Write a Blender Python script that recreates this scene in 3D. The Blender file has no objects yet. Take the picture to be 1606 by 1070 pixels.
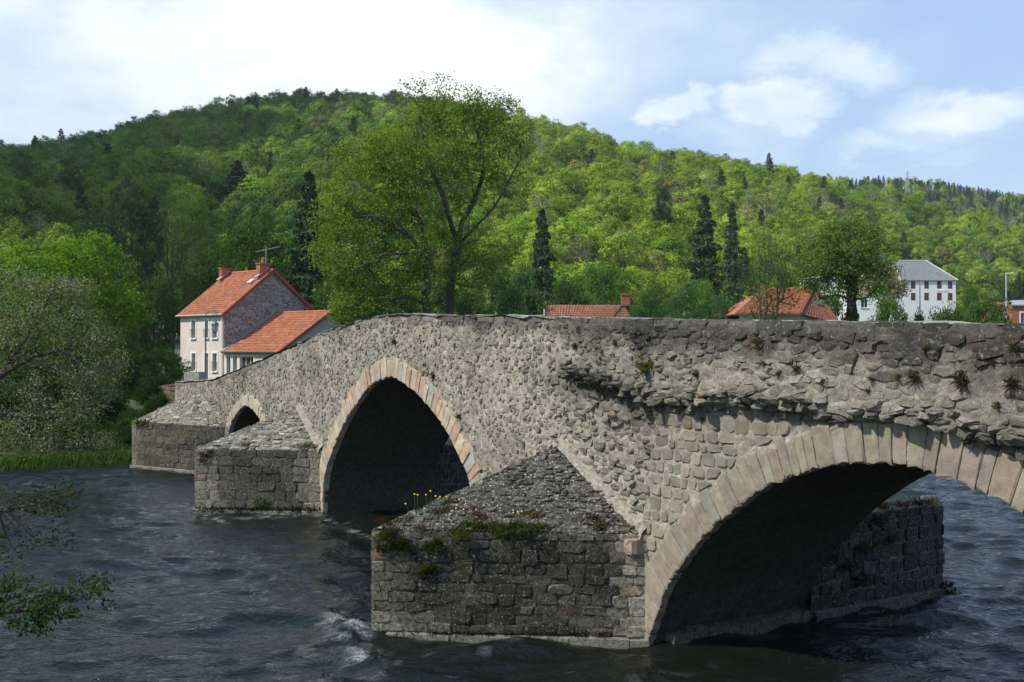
import bpy, math, random
import numpy as np
from mathutils import Vector, Matrix
random.seed(7); RG = np.random.default_rng(7)
S = bpy.context.scene
COL = S.collection
R = math.radians
# ------------------------------------------------------------------ camera, light, exposure
F, HOR, EYE = 1600.0, 550.0, 5.0             # focal length in photo pixels, horizon row, eye height over the water
cam_d = bpy.data.cameras.new('camera'); cam = bpy.data.objects.new('camera', cam_d); COL.objects.link(cam)
cam_d.sensor_width = 36.0; cam_d.lens = 36.0 * F / 1606.0
cam_d.shift_y = (HOR - 535.0) / 1606.0
cam_d.clip_start = 0.1; cam_d.clip_end = 6000
cam.location = (0, 0, EYE); cam.rotation_euler = (R(90), 0, 0)
S.camera = cam
SUN_H = Vector((-0.93, -0.40)).normalized(); SUN_EL = R(47)
SUN = Vector((SUN_H.x * math.cos(SUN_EL), SUN_H.y * math.cos(SUN_EL), math.sin(SUN_EL)))
sd = bpy.data.lights.new('sun', 'SUN'); so = bpy.data.objects.new('sun', sd); COL.objects.link(so)
sd.energy = 3.7; sd.angle = R(0.6); sd.color = (1.0, 0.94, 0.83)
so.rotation_euler = SUN.to_track_quat('Z', 'Y').to_euler(); so.location = (0, 0, 60)
S.view_settings.view_transform = 'Standard'; S.view_settings.look = 'None'
S.view_settings.exposure = 0.35; S.view_settings.gamma = 1.0; S.view_settings.use_curve_mapping = False
S.cycles.max_bounces = 6; S.cycles.diffuse_bounces = 3; S.cycles.glossy_bounces = 3
S.cycles.transparent_max_bounces = 6; S.cycles.use_denoising = True

W = bpy.data.worlds.new('World'); S.world = W; W.use_nodes = True

def NT(tree):
    """small helper: returns add(type, **props) and link"""
    def add(t, **kw):
        n = tree.nodes.new(t)
        for k, v in kw.items():
            if k.startswith('i_'):
                key = k[2:]
                key = int(key) if key.isdigit() else key.replace('_', ' ')
                n.inputs[key].default_value = v
            else: setattr(n, k, v)
        return n
    return add, tree.links.new

def math_node(add, link, op, a, b=None, c=None, clamp=False):
    n = add('ShaderNodeMath', operation=op, use_clamp=clamp)
    for i, x in enumerate((a, b, c)):
        if x is None: continue
        if isinstance(x, (int, float)): n.inputs[i].default_value = x
        else: link(x, n.inputs[i])
    return n.outputs[0]

def mixc(add, link, fac, a, b, blend='MIX'):
    n = add('ShaderNodeMix', data_type='RGBA', blend_type=blend)
    for key, x in ((0, fac), (6, a), (7, b)):
        if isinstance(x, (int, float)): n.inputs[key].default_value = x
        elif isinstance(x, tuple): n.inputs[key].default_value = (*x, 1) if len(x) == 3 else x
        else: link(x, n.inputs[key])
    return n.outputs[2]

def build_world():
    t = W.node_tree; t.nodes.clear(); add, link = NT(t)
    out = add('ShaderNodeOutputWorld'); bg = add('ShaderNodeBackground', i_Strength=0.094)
    sky = add('ShaderNodeTexSky', sky_type='NISHITA', sun_disc=False)
    sky.sun_elevation = SUN_EL; sky.sun_rotation = math.atan2(SUN.x, SUN.y)
    sky.air_density = 1.0; sky.dust_density = 1.2; sky.ozone_density = 1.4; sky.altitude = 400
    tc = add('ShaderNodeTexCoord'); v = tc.outputs['Generated']
    def noise(scale, detail, vec, rough=0.55, dist=0.0):
        n = add('ShaderNodeTexNoise', i_Scale=scale, i_Detail=detail, i_Roughness=rough, i_Distortion=dist)
        link(vec, n.inputs['Vector']); return n
    st = add('ShaderNodeMapping'); st.inputs['Scale'].default_value = (1, 1, 2.0); link(v, st.inputs[0])
    warp = noise(6.0, 9.0, st.outputs[0], 0.66)
    w2 = add('ShaderNodeVectorMath', operation='SUBTRACT'); link(warp.outputs['Color'], w2.inputs[0]); w2.inputs[1].default_value = (.5, .5, .5)
    w3 = add('ShaderNodeVectorMath', operation='SCALE'); link(w2.outputs[0], w3.inputs[0]); w3.inputs['Scale'].default_value = 0.13
    vw = add('ShaderNodeVectorMath', operation='ADD'); link(v, vw.inputs[0]); link(w3.outputs[0], vw.inputs[1])
    # the cloud field: a general layer of broken cloud ...
    big = noise(2.1, 6.0, st.outputs[0], 0.55, 0.2)
    mask = math_node(add, link, 'MULTIPLY_ADD', big.outputs[0], 3.2, -1.55, clamp=True)
    # ... a wide bright bank on the left ...
    def blob(px, py, rx, ry, amp, soft=1.0):
        d = Vector(((px - 803) / F, 1, (HOR - py) / F)).normalized()
        s = add('ShaderNodeVectorMath', operation='SUBTRACT'); link(vw.outputs[0], s.inputs[0]); s.inputs[1].default_value = d
        m = add('ShaderNodeVectorMath', operation='MULTIPLY'); link(s.outputs[0], m.inputs[0])
        m.inputs[1].default_value = (F / rx, F / rx, F / ry)
        l = add('ShaderNodeVectorMath', operation='LENGTH'); link(m.outputs[0], l.inputs[0])
        q = math_node(add, link, 'MULTIPLY_ADD', l.outputs['Value'], -soft, 1.0 * soft + 0.15, clamp=True)
        q = math_node(add, link, 'SMOOTH_MIN', q, 1.0, 0.3)
        return math_node(add, link, 'MULTIPLY', q, amp)
    lay = math_node(add, link, 'MULTIPLY', mask, 0.28)
    blobs = [(60, 60, 620, 330, 0.80, 1.0), (430, 90, 560, 230, 1.0, 1.6), (700, 70, 420, 170, 0.8, 1.0), (980, 60, 330, 120, .45, .8),
             (1065, 178, 70, 36, 0.75, 2.0), (1218, 168, 92, 45, 0.9, 2.2), (1180, 210, 110, 30, 0.5, 1.2), (1240, 82, 85, 50, 0.62, 1.4), (1330, 105, 90, 45, .6, 1.3),
             (1500, 178, 110, 50, 0.9, 1.8), (1370, 232, 60, 30, .62, 1.6), (1440, 232, 150, 26, .5, 1.0), (1130, 40, 140, 40, .3, 1.0), (1490, 262, 60, 16, .4, 1.2)]
    for b in blobs:
        lay = math_node(add, link, 'MAXIMUM', lay, blob(*b))
    fine = noise(16.0, 4.0, st.outputs[0], 0.6)
    f2 = math_node(add, link, 'MULTIPLY_ADD', fine.outputs[0], 1.3, 0.38)
    lay = math_node(add, link, 'MULTIPLY', lay, f2, clamp=True)
    # cloud brightness varies from blue-grey bellies to white
    g = noise(3.3, 4.0, st.outputs[0], 0.5)
    gr = add('ShaderNodeValToRGB'); link(g.outputs[0], gr.inputs[0])
    gr.color_ramp.elements[0].position = 0.40; gr.color_ramp.elements[0].color = (6.7, 7.7, 8.6, 1)
    gr.color_ramp.elements[1].position = 0.62; gr.color_ramp.elements[1].color = (10.5, 10.7, 10.7, 1)
    # a thin veil whitens the blue towards the horizon
    sx = add('ShaderNodeSeparateXYZ'); link(v, sx.inputs[0])
    veil = math_node(add, link, 'MULTIPLY_ADD', sx.outputs[2], -0.55, 0.42, clamp=True)
    base = mixc(add, link, 0.7, sky.outputs[0], (3.3, 5.2, 8.6))
    base = mixc(add, link, veil, base, (6.0, 7.6, 9.1))
    c = mixc(add, link, lay, base, gr.outputs[0])
    link(c, bg.inputs[0]); link(bg.outputs[0], out.inputs[0])
build_world()

# ------------------------------------------------------------------ helpers
WL = {}                                           # world location of parents
def props(o, label=None, cat=None, group=None, kind=None):
    if label: o['label'] = label
    if cat: o['category'] = cat
    if group: o['group'] = group
    if kind: o['kind'] = kind
    return o
def empty(name, loc, label, cat, group=None):
    o = bpy.data.objects.new(name, None); COL.objects.link(o); o.location = loc; o.empty_display_size = .3
    WL[o.name] = Vector(loc); return props(o, label, cat, group)
def mk_mesh(name, verts, faces, mat=None, tint=None, smooth=False, fattr=None):
    """verts (n,3), faces list of tuples or (m,k) array; tint (n,3) per vertex"""
    me = bpy.data.meshes.new(name)
    verts = np.asarray(verts, dtype=np.float64)
    if isinstance(faces, np.ndarray):
        m, k = faces.shape
        me.vertices.add(len(verts)); me.vertices.foreach_set('co', verts.ravel())
        me.loops.add(m * k); me.loops.foreach_set('vertex_index', faces.ravel().astype(np.int32))
        me.polygons.add(m); me.polygons.foreach_set('loop_start', np.arange(0, m * k, k, dtype=np.int32))
        me.update(calc_edges=True)
    else:
        me.from_pydata([tuple(v) for v in verts], [], faces)
    if smooth: me.polygons.foreach_set('use_smooth', np.ones(len(me.polygons), dtype=bool))
    if tint is not None:
        a = me.color_attributes.new('tint', 'FLOAT_COLOR', 'POINT')
        t = np.ones((len(verts), 4)); t[:, :3] = tint; a.data.foreach_set('color', t.ravel())
    if fattr is not None:
        for nm, arr in fattr.items():
            a = me.attributes.new(nm, 'FLOAT', 'POINT'); a.data.foreach_set('value', np.asarray(arr, dtype=np.float32))
    if mat: me.materials.append(mat)
    return me
def obj(name, verts, faces, mat, parent=None, tint=None, smooth=False, centre=True, fattr=None, **kw):
    verts = np.asarray(verts, dtype=np.float64)
    c = verts.mean(0) if centre else np.zeros(3)
    me = mk_mesh(name, verts - c, faces, mat, tint, smooth, fattr)
    o = bpy.data.objects.new(name, me); COL.objects.link(o)
    wl = Vector(c)
    if parent:
        o.parent = parent; o.location = wl - WL[parent.name]
    else: o.location = wl
    WL[o.name] = wl
    return props(o, **kw)
class MB:
    """collects geometry of one mesh, world coordinates"""
    def __init__(s): s.v = []; s.f = []; s.t = []; s.n = 0
    def add(s, verts, faces, tint=(1, 1, 1)):
        verts = [tuple(v) for v in verts]
        s.v += verts; s.f += [tuple(i + s.n for i in f) for f in faces]; s.t += [tuple(tint)] * len(verts); s.n += len(verts)
    def box(s, c, size, ax=None, tint=(1, 1, 1)):
        ax = ax or (Vector((1, 0, 0)), Vector((0, 1, 0)), Vector((0, 0, 1))); c = Vector(c)
        vs = [c + ax[0] * (size[0] / 2 * i) + ax[1] * (size[1] / 2 * j) + ax[2] * (size[2] / 2 * k) for k in (-1, 1) for j in (-1, 1) for i in (-1, 1)]
        s.add(vs, [(0, 2, 3, 1), (4, 5, 7, 6), (0, 1, 5, 4), (2, 6, 7, 3), (0, 4, 6, 2), (1, 3, 7, 5)], tint)
    def tube(s, pts, rad, k=8, cap=True, tint=(1, 1, 1)):
        pts = [Vector(p) for p in pts]; rings = []
        if not hasattr(rad, '__len__'): rad = [rad] * len(pts)
        for i, p in enumerate(pts):
            d = (pts[min(i + 1, len(pts) - 1)] - pts[max(i - 1, 0)]).normalized()
            a = d.orthogonal().normalized() if i == 0 else (a - d * a.dot(d)).normalized()
            b = d.cross(a)
            rings.append([p + (a * math.cos(2 * math.pi * j / k) + b * math.sin(2 * math.pi * j / k)) * rad[i] for j in range(k)])
        vs = [v for r in rings for v in r]; fs = []
        for i in range(len(pts) - 1):
            for j in range(k):
                fs.append((i * k + j, i * k + (j + 1) % k, (i + 1) * k + (j + 1) % k, (i + 1) * k + j))
        if cap: fs += [tuple(range(k))[::-1], tuple((len(pts) - 1) * k + j for j in range(k))]
        s.add(vs, fs, tint)
    def build(s, name, mat, parent=None, smooth=False, **kw):
        return obj(name, s.v, s.f, mat, parent, tint=np.array(s.t), smooth=smooth, **kw)

# numpy lattice noise
_H = np.random.default_rng(99).random(4096)
def _h(ix, iy, iz=0): return _H[(ix * 1619 + iy * 31337 + iz * 6971 + 1013) & 4095]
def vnoise(x, y, z=0.0):
    x, y, z = np.broadcast_arrays(np.asarray(x, float), np.asarray(y, float), np.asarray(z, float))
    ix = np.floor(x).astype(np.int64); iy = np.floor(y).astype(np.int64); iz = np.floor(z).astype(np.int64)
    fx, fy, fz = x - ix, y - iy, z - iz
    fx = fx * fx * (3 - 2 * fx); fy = fy * fy * (3 - 2 * fy); fz = fz * fz * (3 - 2 * fz)
    def L(a, b, t): return a + (b - a) * t
    c = [L(L(_h(ix, iy, iz + k), _h(ix + 1, iy, iz + k), fx), L(_h(ix, iy + 1, iz + k), _h(ix + 1, iy + 1, iz + k), fx), fy) for k in (0, 1)]
    return L(c[0], c[1], fz) * 2 - 1
def fbm(x, y, z=0.0, o=4):
    s = 0; a = 1; t = 0
    for i in range(o):
        s = s + a * vnoise(x * 2 ** i + 17 * i, y * 2 ** i + 5 * i, np.asarray(z) * 2 ** i); t += a; a *= .5
    return s / t
def sst(x, a=0., b=1.):
    t = np.clip((x - a) / (b - a), 0, 1); return t * t * (3 - 2 * t)

# ------------------------------------------------------------------ materials
MATS = {}
def mat_base(name):
    m = bpy.data.materials.new(name); m.use_nodes = True; t = m.node_tree; t.nodes.clear()
    add, link = NT(t); out = add('ShaderNodeOutputMaterial'); MATS[name] = m
    return m, add, link, out
def nz(add, link, scale, detail=4, rough=.55, vec=None, dist=0.0):
    n = add('ShaderNodeTexNoise', i_Scale=scale, i_Detail=detail, i_Roughness=rough, i_Distortion=dist)
    if vec is not None: link(vec, n.inputs['Vector'])
    return n.outputs[0]
def ramp(add, link, x, stops):
    r = add('ShaderNodeValToRGB'); link(x, r.inputs[0]); e = r.color_ramp.elements
    while len(e) < len(stops): e.new(0.5)
    for k, (p, c) in enumerate(stops):
        e[k].position = p; e[k].color = (c, c, c, 1) if isinstance(c, (int, float)) else (*c, 1)
    return r.outputs[0]
def stone_mat(name, lichen=0.25, bump=0.5, grain=60, dark=0.0, rough=.92, use_tint=True, color=(1, 1, 1), moss=0.0, bumpd=.02):
    m, add, link, out = mat_base(name)
    g = add('ShaderNodeNewGeometry'); P = g.outputs['Position']
    b = add('ShaderNodeBsdfPrincipled', i_Roughness=rough); b.inputs['Specular IOR Level'].default_value = .25
    if use_tint:
        at = add('ShaderNodeAttribute', attribute_name='tint'); c = at.outputs['Color']
    else:
        rg = add('ShaderNodeRGB'); rg.outputs[0].default_value = (*color, 1); c = rg.outputs[0]
    n1 = nz(add, link, grain, 5, .7, P); n2 = nz(add, link, 5, 4, .6, P); n3 = nz(add, link, 14, 5, .65, P)
    k = ramp(add, link, n1, [(.3, .62), (.7, 1.3)]); c = mixc(add, link, 1.0, c, k, 'MULTIPLY')
    k = ramp(add, link, n2, [(.3, .72), (.7, 1.2)]); c = mixc(add, link, 1.0, c, k, 'MULTIPLY')
    if dark > 0:
        k = ramp(add, link, n3, [(.44, 1.0), (.62, 1.0 - dark)]); c = mixc(add, link, 1.0, c, k, 'MULTIPLY')
    if moss > 0:
        nm = nz(add, link, 3.0, 5, .6, P)
        k = ramp(add, link, nm, [(.56, 0.), (.66, moss)]); c = mixc(add, link, k, c, (.045, .06, .018))
    if lichen > 0:
        nl = nz(add, link, 22, 3, .5, P, .6)
        k = ramp(add, link, nl, [(.60, 0.), (.67, lichen)]); c = mixc(add, link, k, c, (.42, .42, .37))
    link(c, b.inputs['Base Color'])
    bp = add('ShaderNodeBump', i_Strength=bump, i_Distance=bumpd)
    hgt = math_node(add, link, 'MULTIPLY_ADD', n1, .5, math_node(add, link, 'MULTIPLY', n3, 1.0))
    link(hgt, bp.inputs['Height']); link(bp.outputs[0], b.inputs['Normal']); link(b.outputs[0], out.inputs[0])
    return m
M_STONE = stone_mat('rubble stone', lichen=.35, bump=.8, dark=.25, moss=.12)
M_MORTAR = stone_mat('lime mortar', lichen=.15, bump=.9, grain=35, dark=.35, bumpd=.03)
M_VOUS = stone_mat('granite arch stone', lichen=.12, bump=.45, grain=90)
M_CUT = stone_mat('stained cutwater stone', lichen=.38, bump=.9, grain=45, dark=.6, moss=.35)
M_ROOFST = stone_mat('lichened slab stone', lichen=.95, bump=.8, grain=40, dark=.6, moss=.3)
M_SOFFIT = stone_mat('dark arch soffit', lichen=.02, bump=.8, grain=20, use_tint=False, color=(.075, .065, .05), dark=.5)  # one even dark colour for every arch underside
M_GABLE = stone_mat('gable stone', lichen=.05, bump=.4, grain=12)
M_ROAD = stone_mat('road asphalt', lichen=0, use_tint=False, color=(.06, .06, .058))
def plain(name, color, rough=.8, metal=0.0, var=.15, scale=3., bump=0., use_tint=False, spec=.4):
    m, add, link, out = mat_base(name)
    g = add('ShaderNodeNewGeometry'); P = g.outputs['Position']
    b = add('ShaderNodeBsdfPrincipled', i_Roughness=rough, i_Metallic=metal); b.inputs['Specular IOR Level'].default_value = spec
    rg = add('ShaderNodeRGB'); rg.outputs[0].default_value = (*color, 1); c = rg.outputs[0]
    if use_tint:
        at = add('ShaderNodeAttribute', attribute_name='tint'); c = mixc(add, link, 1.0, c, at.outputs['Color'], 'MULTIPLY')
    n = nz(add, link, scale, 5, .6, P)
    c = mixc(add, link, 1.0, c, ramp(add, link, n, [(.3, 1 - var), (.7, 1 + var)]), 'MULTIPLY')
    link(c, b.inputs['Base Color'])
    if bump: 
        bp = add('ShaderNodeBump', i_Strength=bump, i_Distance=.02); link(nz(add, link, scale * 8, 4, .6, P), bp.inputs['Height']); link(bp.outputs[0], b.inputs['Normal'])
    link(b.outputs[0], out.inputs[0]); return m
M_TILE = plain('red roof tile', (.38, .135, .066), .75, var=.32, scale=2.5, use_tint=True)
M_RENDER = plain('cream render', (.64, .56, .50), .9, var=.10, scale=.8)
M_GREYR = plain('grey render', (.36, .34, .30), .9, var=.15, scale=.9)
M_WHITE = plain('white render', (.80, .80, .78), .85, var=.05, scale=.6)
M_TRIM = plain('white trim', (.78, .77, .74), .6, var=.03)
M_PANE = plain('window glass', (.03, .034, .04), .12, var=.05, spec=.6)
M_SHUT = plain('dark red shutter', (.10, .034, .036), .7, var=.1)
M_SLATE = plain('slate', (.13, .14, .155), .6, var=.2, scale=1.2, use_tint=True)
M_BRICK = plain('chimney brick', (.36, .13, .075), .9, var=.25, scale=6, use_tint=True)
M_ZINC = plain('zinc flashing', (.40, .41, .42), .5, metal=.3, var=.1)
M_WOOD = plain('dark red verge board', (.26, .06, .04), .7, var=.15, scale=4)
M_IRON = plain('grey green painted iron', (.10, .12, .12), .5, metal=.2, var=.1)
M_GALV = plain('galvanised steel', (.55, .56, .57), .45, metal=.4, var=.08)
M_GLASSL = plain('lantern glass', (.42, .44, .43), .15, var=.05)
M_BARK = plain('bark', (.075, .06, .045), .95, var=.35, scale=6, bump=.8)
M_BARKP = plain('pale bark', (.30, .28, .23), .95, var=.35, scale=4, bump=.5)
M_CLOUD = plain('cloud', (.95, .95, .95), 1.0, var=.02)

def leaf_mat(name, transl=.44, shine=.0, floral=None):
    m, add, link, out = mat_base(name)
    ti = add('ShaderNodeAttribute', attribute_name='tint', attribute_type='INSTANCER')
    va = add('ShaderNodeAttribute', attribute_name='v')
    k = ramp(add, link, va.outputs['Fac'], [(0., .55), (1., 1.5)])
    c = mixc(add, link, 1.0, ti.outputs['Color'], k, 'MULTIPLY')
    yel = ramp(add, link, va.outputs['Fac'], [(.5, 0.), (1., .35)])
    c2 = mixc(add, link, 1.0, c, (1.35, 1.1, .8), 'MULTIPLY'); c = mixc(add, link, yel, c, c2)
    if floral:
        fl = add('ShaderNodeAttribute', attribute_name='fl'); c = mixc(add, link, fl.outputs['Fac'], c, floral)
    d = add('ShaderNodeBsdfDiffuse'); tr = add('ShaderNodeBsdfTranslucent'); mx = add('ShaderNodeMixShader', i_0=transl)
    link(c, d.inputs[0]); link(mixc(add, link, 1.0, c, (1.2, 1.25, .6), 'MULTIPLY'), tr.inputs[0])
    link(d.outputs[0], mx.inputs[1]); link(tr.outputs[0], mx.inputs[2]); link(mx.outputs[0], out.inputs[0])
    return m
M_LEAF = leaf_mat('leaf'); M_NEEDLE = leaf_mat('needle', .12); M_BLOSSOM = leaf_mat('blossom leaf', .35, floral=(.34, .29, .25))

# ------------------------------------------------------------------ bridge frame of reference
P1 = Vector((2.304, 17.391)); U = Vector((-0.50757, 0.86161)); N = Vector((-0.86161, -0.50757))
def BW(s, n, z):
    """bridge coordinates: s along the bridge (far = +), n out of the upstream face, z over the water"""
    return np.stack([P1.x + U.x * np.asarray(s) + N.x * np.asarray(n) + 0 * np.asarray(z), P1.y + U.y * np.asarray(s) + N.y * np.asarray(n) + 0 * np.asarray(z), np.asarray(z) + 0 * np.asarray(s) + 0 * np.asarray(n)], -1)
def bw(s, n, z): return Vector((P1.x + U.x * s + N.x * n, P1.y + U.y * s + N.y * n, z))
WID = 3.6
TOPS = np.array([(-16, 5.2), (-6.83, 5.31), (-4, 5.40), (-1.38, 5.49), (2.23, 5.63), (4.62, 5.75), (7.57, 5.84), (10.0, 5.955), (11.33, 5.95), (12.66, 5.87), (15.15, 5.66), (17.43, 5.36), (20.03, 5.0), (23.0, 4.58), (26.47, 4.15), (28.9, 3.83), (34.9, 3.57), (40, 3.5)])
def ztop(s): return np.interp(s, TOPS[:, 0], TOPS[:, 1])
def dense(pts, k=12):
    """Catmull-Rom through the points"""
    p = np.array(pts, float); p = np.vstack([2 * p[0] - p[1], p, 2 * p[-1] - p[-2]]); out = []
    for i in range(1, len(p) - 2):
        for t in np.linspace(0, 1, k, endpoint=False):
            a, b, c, d = p[i - 1], p[i], p[i + 1], p[i + 2]
            out.append(.5 * ((2 * b) + (-a + c) * t + (2 * a - 5 * b + 4 * c - d) * t * t + (-a + 3 * b - 3 * c + d) * t ** 3))
    out.append(p[-2]); return np.array(out)
def arch(crown, zc, left, right):
    """curve from the far (+s) springing over the crown to the near springing; left/right are (distance from crown, z)"""
    a = dense([(crown + dx, z) for dx, z in left] + [(crown, zc)]); b = dense([(crown, zc)] + [(crown - dx, z) for dx, z in right])
    return np.vstack([a, b[1:]])
A1 = arch(-5.3, 3.56, [(5.3, -.6), (5.22, 0), (4.96, .62), (4.74, 1.04), (4.29, 1.58), (3.74, 2.12), (3.14, 2.56), (2.6, 2.92), (2.1, 3.15), (1.6, 3.33), (1.03, 3.47), (.43, 3.55)],
          [(.4, 3.50), (1.03, 3.35), (1.5, 3.2), (2.1, 3.0), (3.14, 2.5), (4.29, 1.58), (4.96, .62), (5.2, 0), (5.3, -.6)])
A2 = arch(10.62, 4.34, [(5.25, -.6), (5.18, 0), (4.9, 1.2), (4.16, 2.12), (3.24, 2.95), (2.27, 3.6), (1.14, 4.13)],
          [(1.1, 4.1), (2.02, 3.75), (2.88, 3.3), (3.53, 2.85), (4.2, 2.2), (4.9, 1.0), (5.15, 0), (5.2, -.6)])
A3 = arch(23.9, 2.96, [(3.1, -.6), (3.0, 0), (2.75, 1.2), (2.29, 1.95), (1.6, 2.45), (.7, 2.82)], [(.7, 2.87), (1.6, 2.6), (2.3, 1.9), (2.7, 1.0), (2.85, 0), (2.9, -.6)])
def offset_curve(c, t):
    d = np.gradient(c, axis=0); d /= np.linalg.norm(d, axis=1)[:, None] + 1e-9
    nrm = np.stack([d[:, 1], -d[:, 0]], 1)                     # curve runs from +s to -s; outward is up
    flip = np.sign((nrm * (c - c.mean(0))).sum(1)); flip[flip == 0] = 1
    return c + nrm * flip[:, None] * t
ARCHES = [(A1, .56, 64), (A2, .52, 66), (A3, .46, 36)]
EXTR = [offset_curve(a, t) for a, t, _ in ARCHES]
MID = [offset_curve(a, .06) for a, t, _ in ARCHES]
def arch_floor(s, curves):
    """lowest wall z at station s"""
    z = np.full(np.shape(s), -1.6)
    for c in curves:
        o = np.argsort(c[:, 0]); lo, hi = c[:, 0].min(), c[:, 0].max()
        zi = np.interp(s, c[o, 0], c[o, 1]); z = np.where((s > lo) & (s < hi), np.maximum(z, zi), z)
    return z
LEDGE = np.array([(2.9, 4.75), (2.4, 4.52), (1.16, 4.40), (.4, 4.22), (-.29, 4.12), (-1.94, 4.14), (-2.52, 4.20), (-4.14, 4.09), (-4.97, 4.10), (-5.72, 4.10), (-6.07, 4.03), (-6.51, 3.95), (-7.5, 3.8), (-10, 3.3), (-14, 3.0)])[::-1]
def zledge(s): return np.interp(s, LEDGE[:, 0], LEDGE[:, 1]) + .05 * vnoise(np.asarray(s) * 2.2, 3.3) + .03 * vnoise(np.asarray(s) * 7, 1.3)
def relief(s, z):
    """how far the wall face stands out of the plane n=0"""
    s = np.asarray(s, float); z = np.asarray(z, float)
    A = .145 * np.clip((3.1 - s) / 1.6, 0, 1)
    d = z - zledge(s)
    D = A * sst(d, -.02, .05) * (1 - .45 * np.clip(d / 1.2, 0, 1))
    D = D - .16 * np.exp(-(((s - .8) / .35) ** 2 + ((z - 3.62) / .14) ** 2))
    D = D + .05 * fbm(s * .8, z * .9, 0, 3)
    return D
bridge = empty('stone_bridge', bw(0, 0, 0), 'old humpbacked stone bridge with pointed arches and triangular cutwaters crossing the river', 'bridge')

# --- wall core with mortar face
def wall_grid(side):
    xs = set(np.round(np.arange(-13.5, 36.01,   .06 if side > 0 else .3), 4).tolist())
    for c in MID:
        lo, hi = c[:, 0].min(), c[:, 0].max()
        for e in (lo, hi): xs |= {round(e - 1e-3, 4), round(e + 1e-3, 4), round(e + .02, 4), round(e - .02, 4)}
    xs = np.array(sorted(xs)); nz_ = 84 if side > 0 else 12
    t = np.linspace(0, 1, nz_)
    zb = arch_floor(xs, MID); zt = ztop(xs) + (.03 * fbm(xs * 1.5, 0, 4) + .022 * vnoise(xs * 5, 9)) * (1 if side > 0 else 0)
    Sg = np.repeat(xs[:, None], nz_, 1); Z = zb[:, None] + (zt - zb)[:, None] * t[None]
    if side > 0:
        Nn = relief(Sg, Z) + .016 + .034 * fbm(Sg * 6, Z * 8, 2, 3)
        rg_ = arch_floor(xs, EXTR)[:, None]; Nn = np.where(Z < rg_ - .04, .050 + .008 * fbm(Sg * 9, Z * 9, 7, 2), Nn)
        Nn -= .10 * sst(Z, zt[:, None] - .10, zt[:, None])      # rounded top
    else: Nn = -WID + .02 * fbm(Sg * 2, Z * 2, 5)
    V = BW(Sg, Nn, Z); nx = len(xs)
    i, j = np.meshgrid(np.arange(nx - 1), np.arange(nz_ - 1), indexing='ij'); a = (i * nz_ + j).ravel()
    F_ = np.stack([a, a + 1, a + nz_ + 1, a + nz_], 1)
    return xs, zt, V.reshape(-1, 3), (F_ if side > 0 else F_[:, ::-1]), Sg.ravel(), Z.ravel()
def weather_shade(s, z):
    """local darkening by black lichen: 1 clean .. 0 black; parapet and damp patches, plus shade painted below the ledge"""
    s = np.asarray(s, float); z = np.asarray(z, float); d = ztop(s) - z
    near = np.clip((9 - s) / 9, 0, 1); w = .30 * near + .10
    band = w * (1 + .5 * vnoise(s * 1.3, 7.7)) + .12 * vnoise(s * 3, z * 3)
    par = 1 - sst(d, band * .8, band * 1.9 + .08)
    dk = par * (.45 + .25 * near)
    under = np.exp(-((z - zledge(s) + .12) / .22) ** 2) * np.clip((3.2 - s) / 1.5, 0, 1) * .42  # shade below the overhang put into the colour
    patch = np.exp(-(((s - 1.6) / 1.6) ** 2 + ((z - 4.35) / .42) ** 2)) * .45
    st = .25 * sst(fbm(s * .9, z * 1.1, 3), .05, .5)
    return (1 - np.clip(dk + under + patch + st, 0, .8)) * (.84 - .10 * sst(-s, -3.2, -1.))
xs, zt, V, F_, sg, zg = wall_grid(1)
wt = weather_shade(sg, zg)[:, None]
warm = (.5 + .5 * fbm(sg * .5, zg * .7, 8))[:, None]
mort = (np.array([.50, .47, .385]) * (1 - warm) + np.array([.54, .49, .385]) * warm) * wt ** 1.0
for (sa, za, sb_, zb_) in ((2.5, 3.25, .0, 1.95), (17.95, 3.25, 15.9, 2.05)):
    tq = np.clip((sa - sg) / (sa - sb_), 0, 1); dd_ = np.abs(zg - (za + (zb_ - za) * tq) - .12) + 3 * np.maximum(0, np.abs(sg - (sa + sb_) / 2) - (sa - sb_) / 2)
    kf = (1 - sst(dd_ + .06 * fbm(sg * 6, zg * 6, 4), .08, .22))[:, None]; mort = mort * (1 - kf) + np.array([.50, .445, .355]) * kf
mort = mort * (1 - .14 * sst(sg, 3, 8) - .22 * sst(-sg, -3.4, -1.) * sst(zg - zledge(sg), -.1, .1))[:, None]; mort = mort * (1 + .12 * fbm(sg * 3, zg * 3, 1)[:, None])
obj('mortar_face', V, F_, M_MORTAR, bridge, tint=mort, smooth=True)
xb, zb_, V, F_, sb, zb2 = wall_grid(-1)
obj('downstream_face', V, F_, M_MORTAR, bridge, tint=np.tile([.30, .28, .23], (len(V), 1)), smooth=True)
# parapet tops, road
def long_strip(name, n0, n1, z0, z1, mat, tint, k=3, rough=.0):
    s_ = np.arange(-13.5, 36.01, .25); rows = []
    for a in np.linspace(0, 1, k): rows.append(BW(s_, n0 + (n1 - n0) * a, z0(s_) + (z1(s_) - z0(s_)) * a + rough * vnoise(s_ * 3, a * 5)))
    V = np.concatenate(rows); m = len(s_); f = []
    for r in range(k - 1):
        for i in range(m - 1): f.append((r * m + i, r * m + i + 1, (r + 1) * m + i + 1, (r + 1) * m + i))
    return obj(name, V, f, mat, bridge, tint=np.tile(tint, (len(V), 1)), smooth=False)
tp = lambda s: ztop(s) + .0
dk = lambda s: ztop(s) - .92
long_strip('parapet_top', .06, -.42, lambda s: ztop(s) - .03, lambda s: ztop(s) + .0, M_MORTAR, (.36, .34, .29), 5, .03)
long_strip('parapet_inner_face', -.42, -.43, tp, dk, M_MORTAR, (.33, .31, .26))
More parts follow.
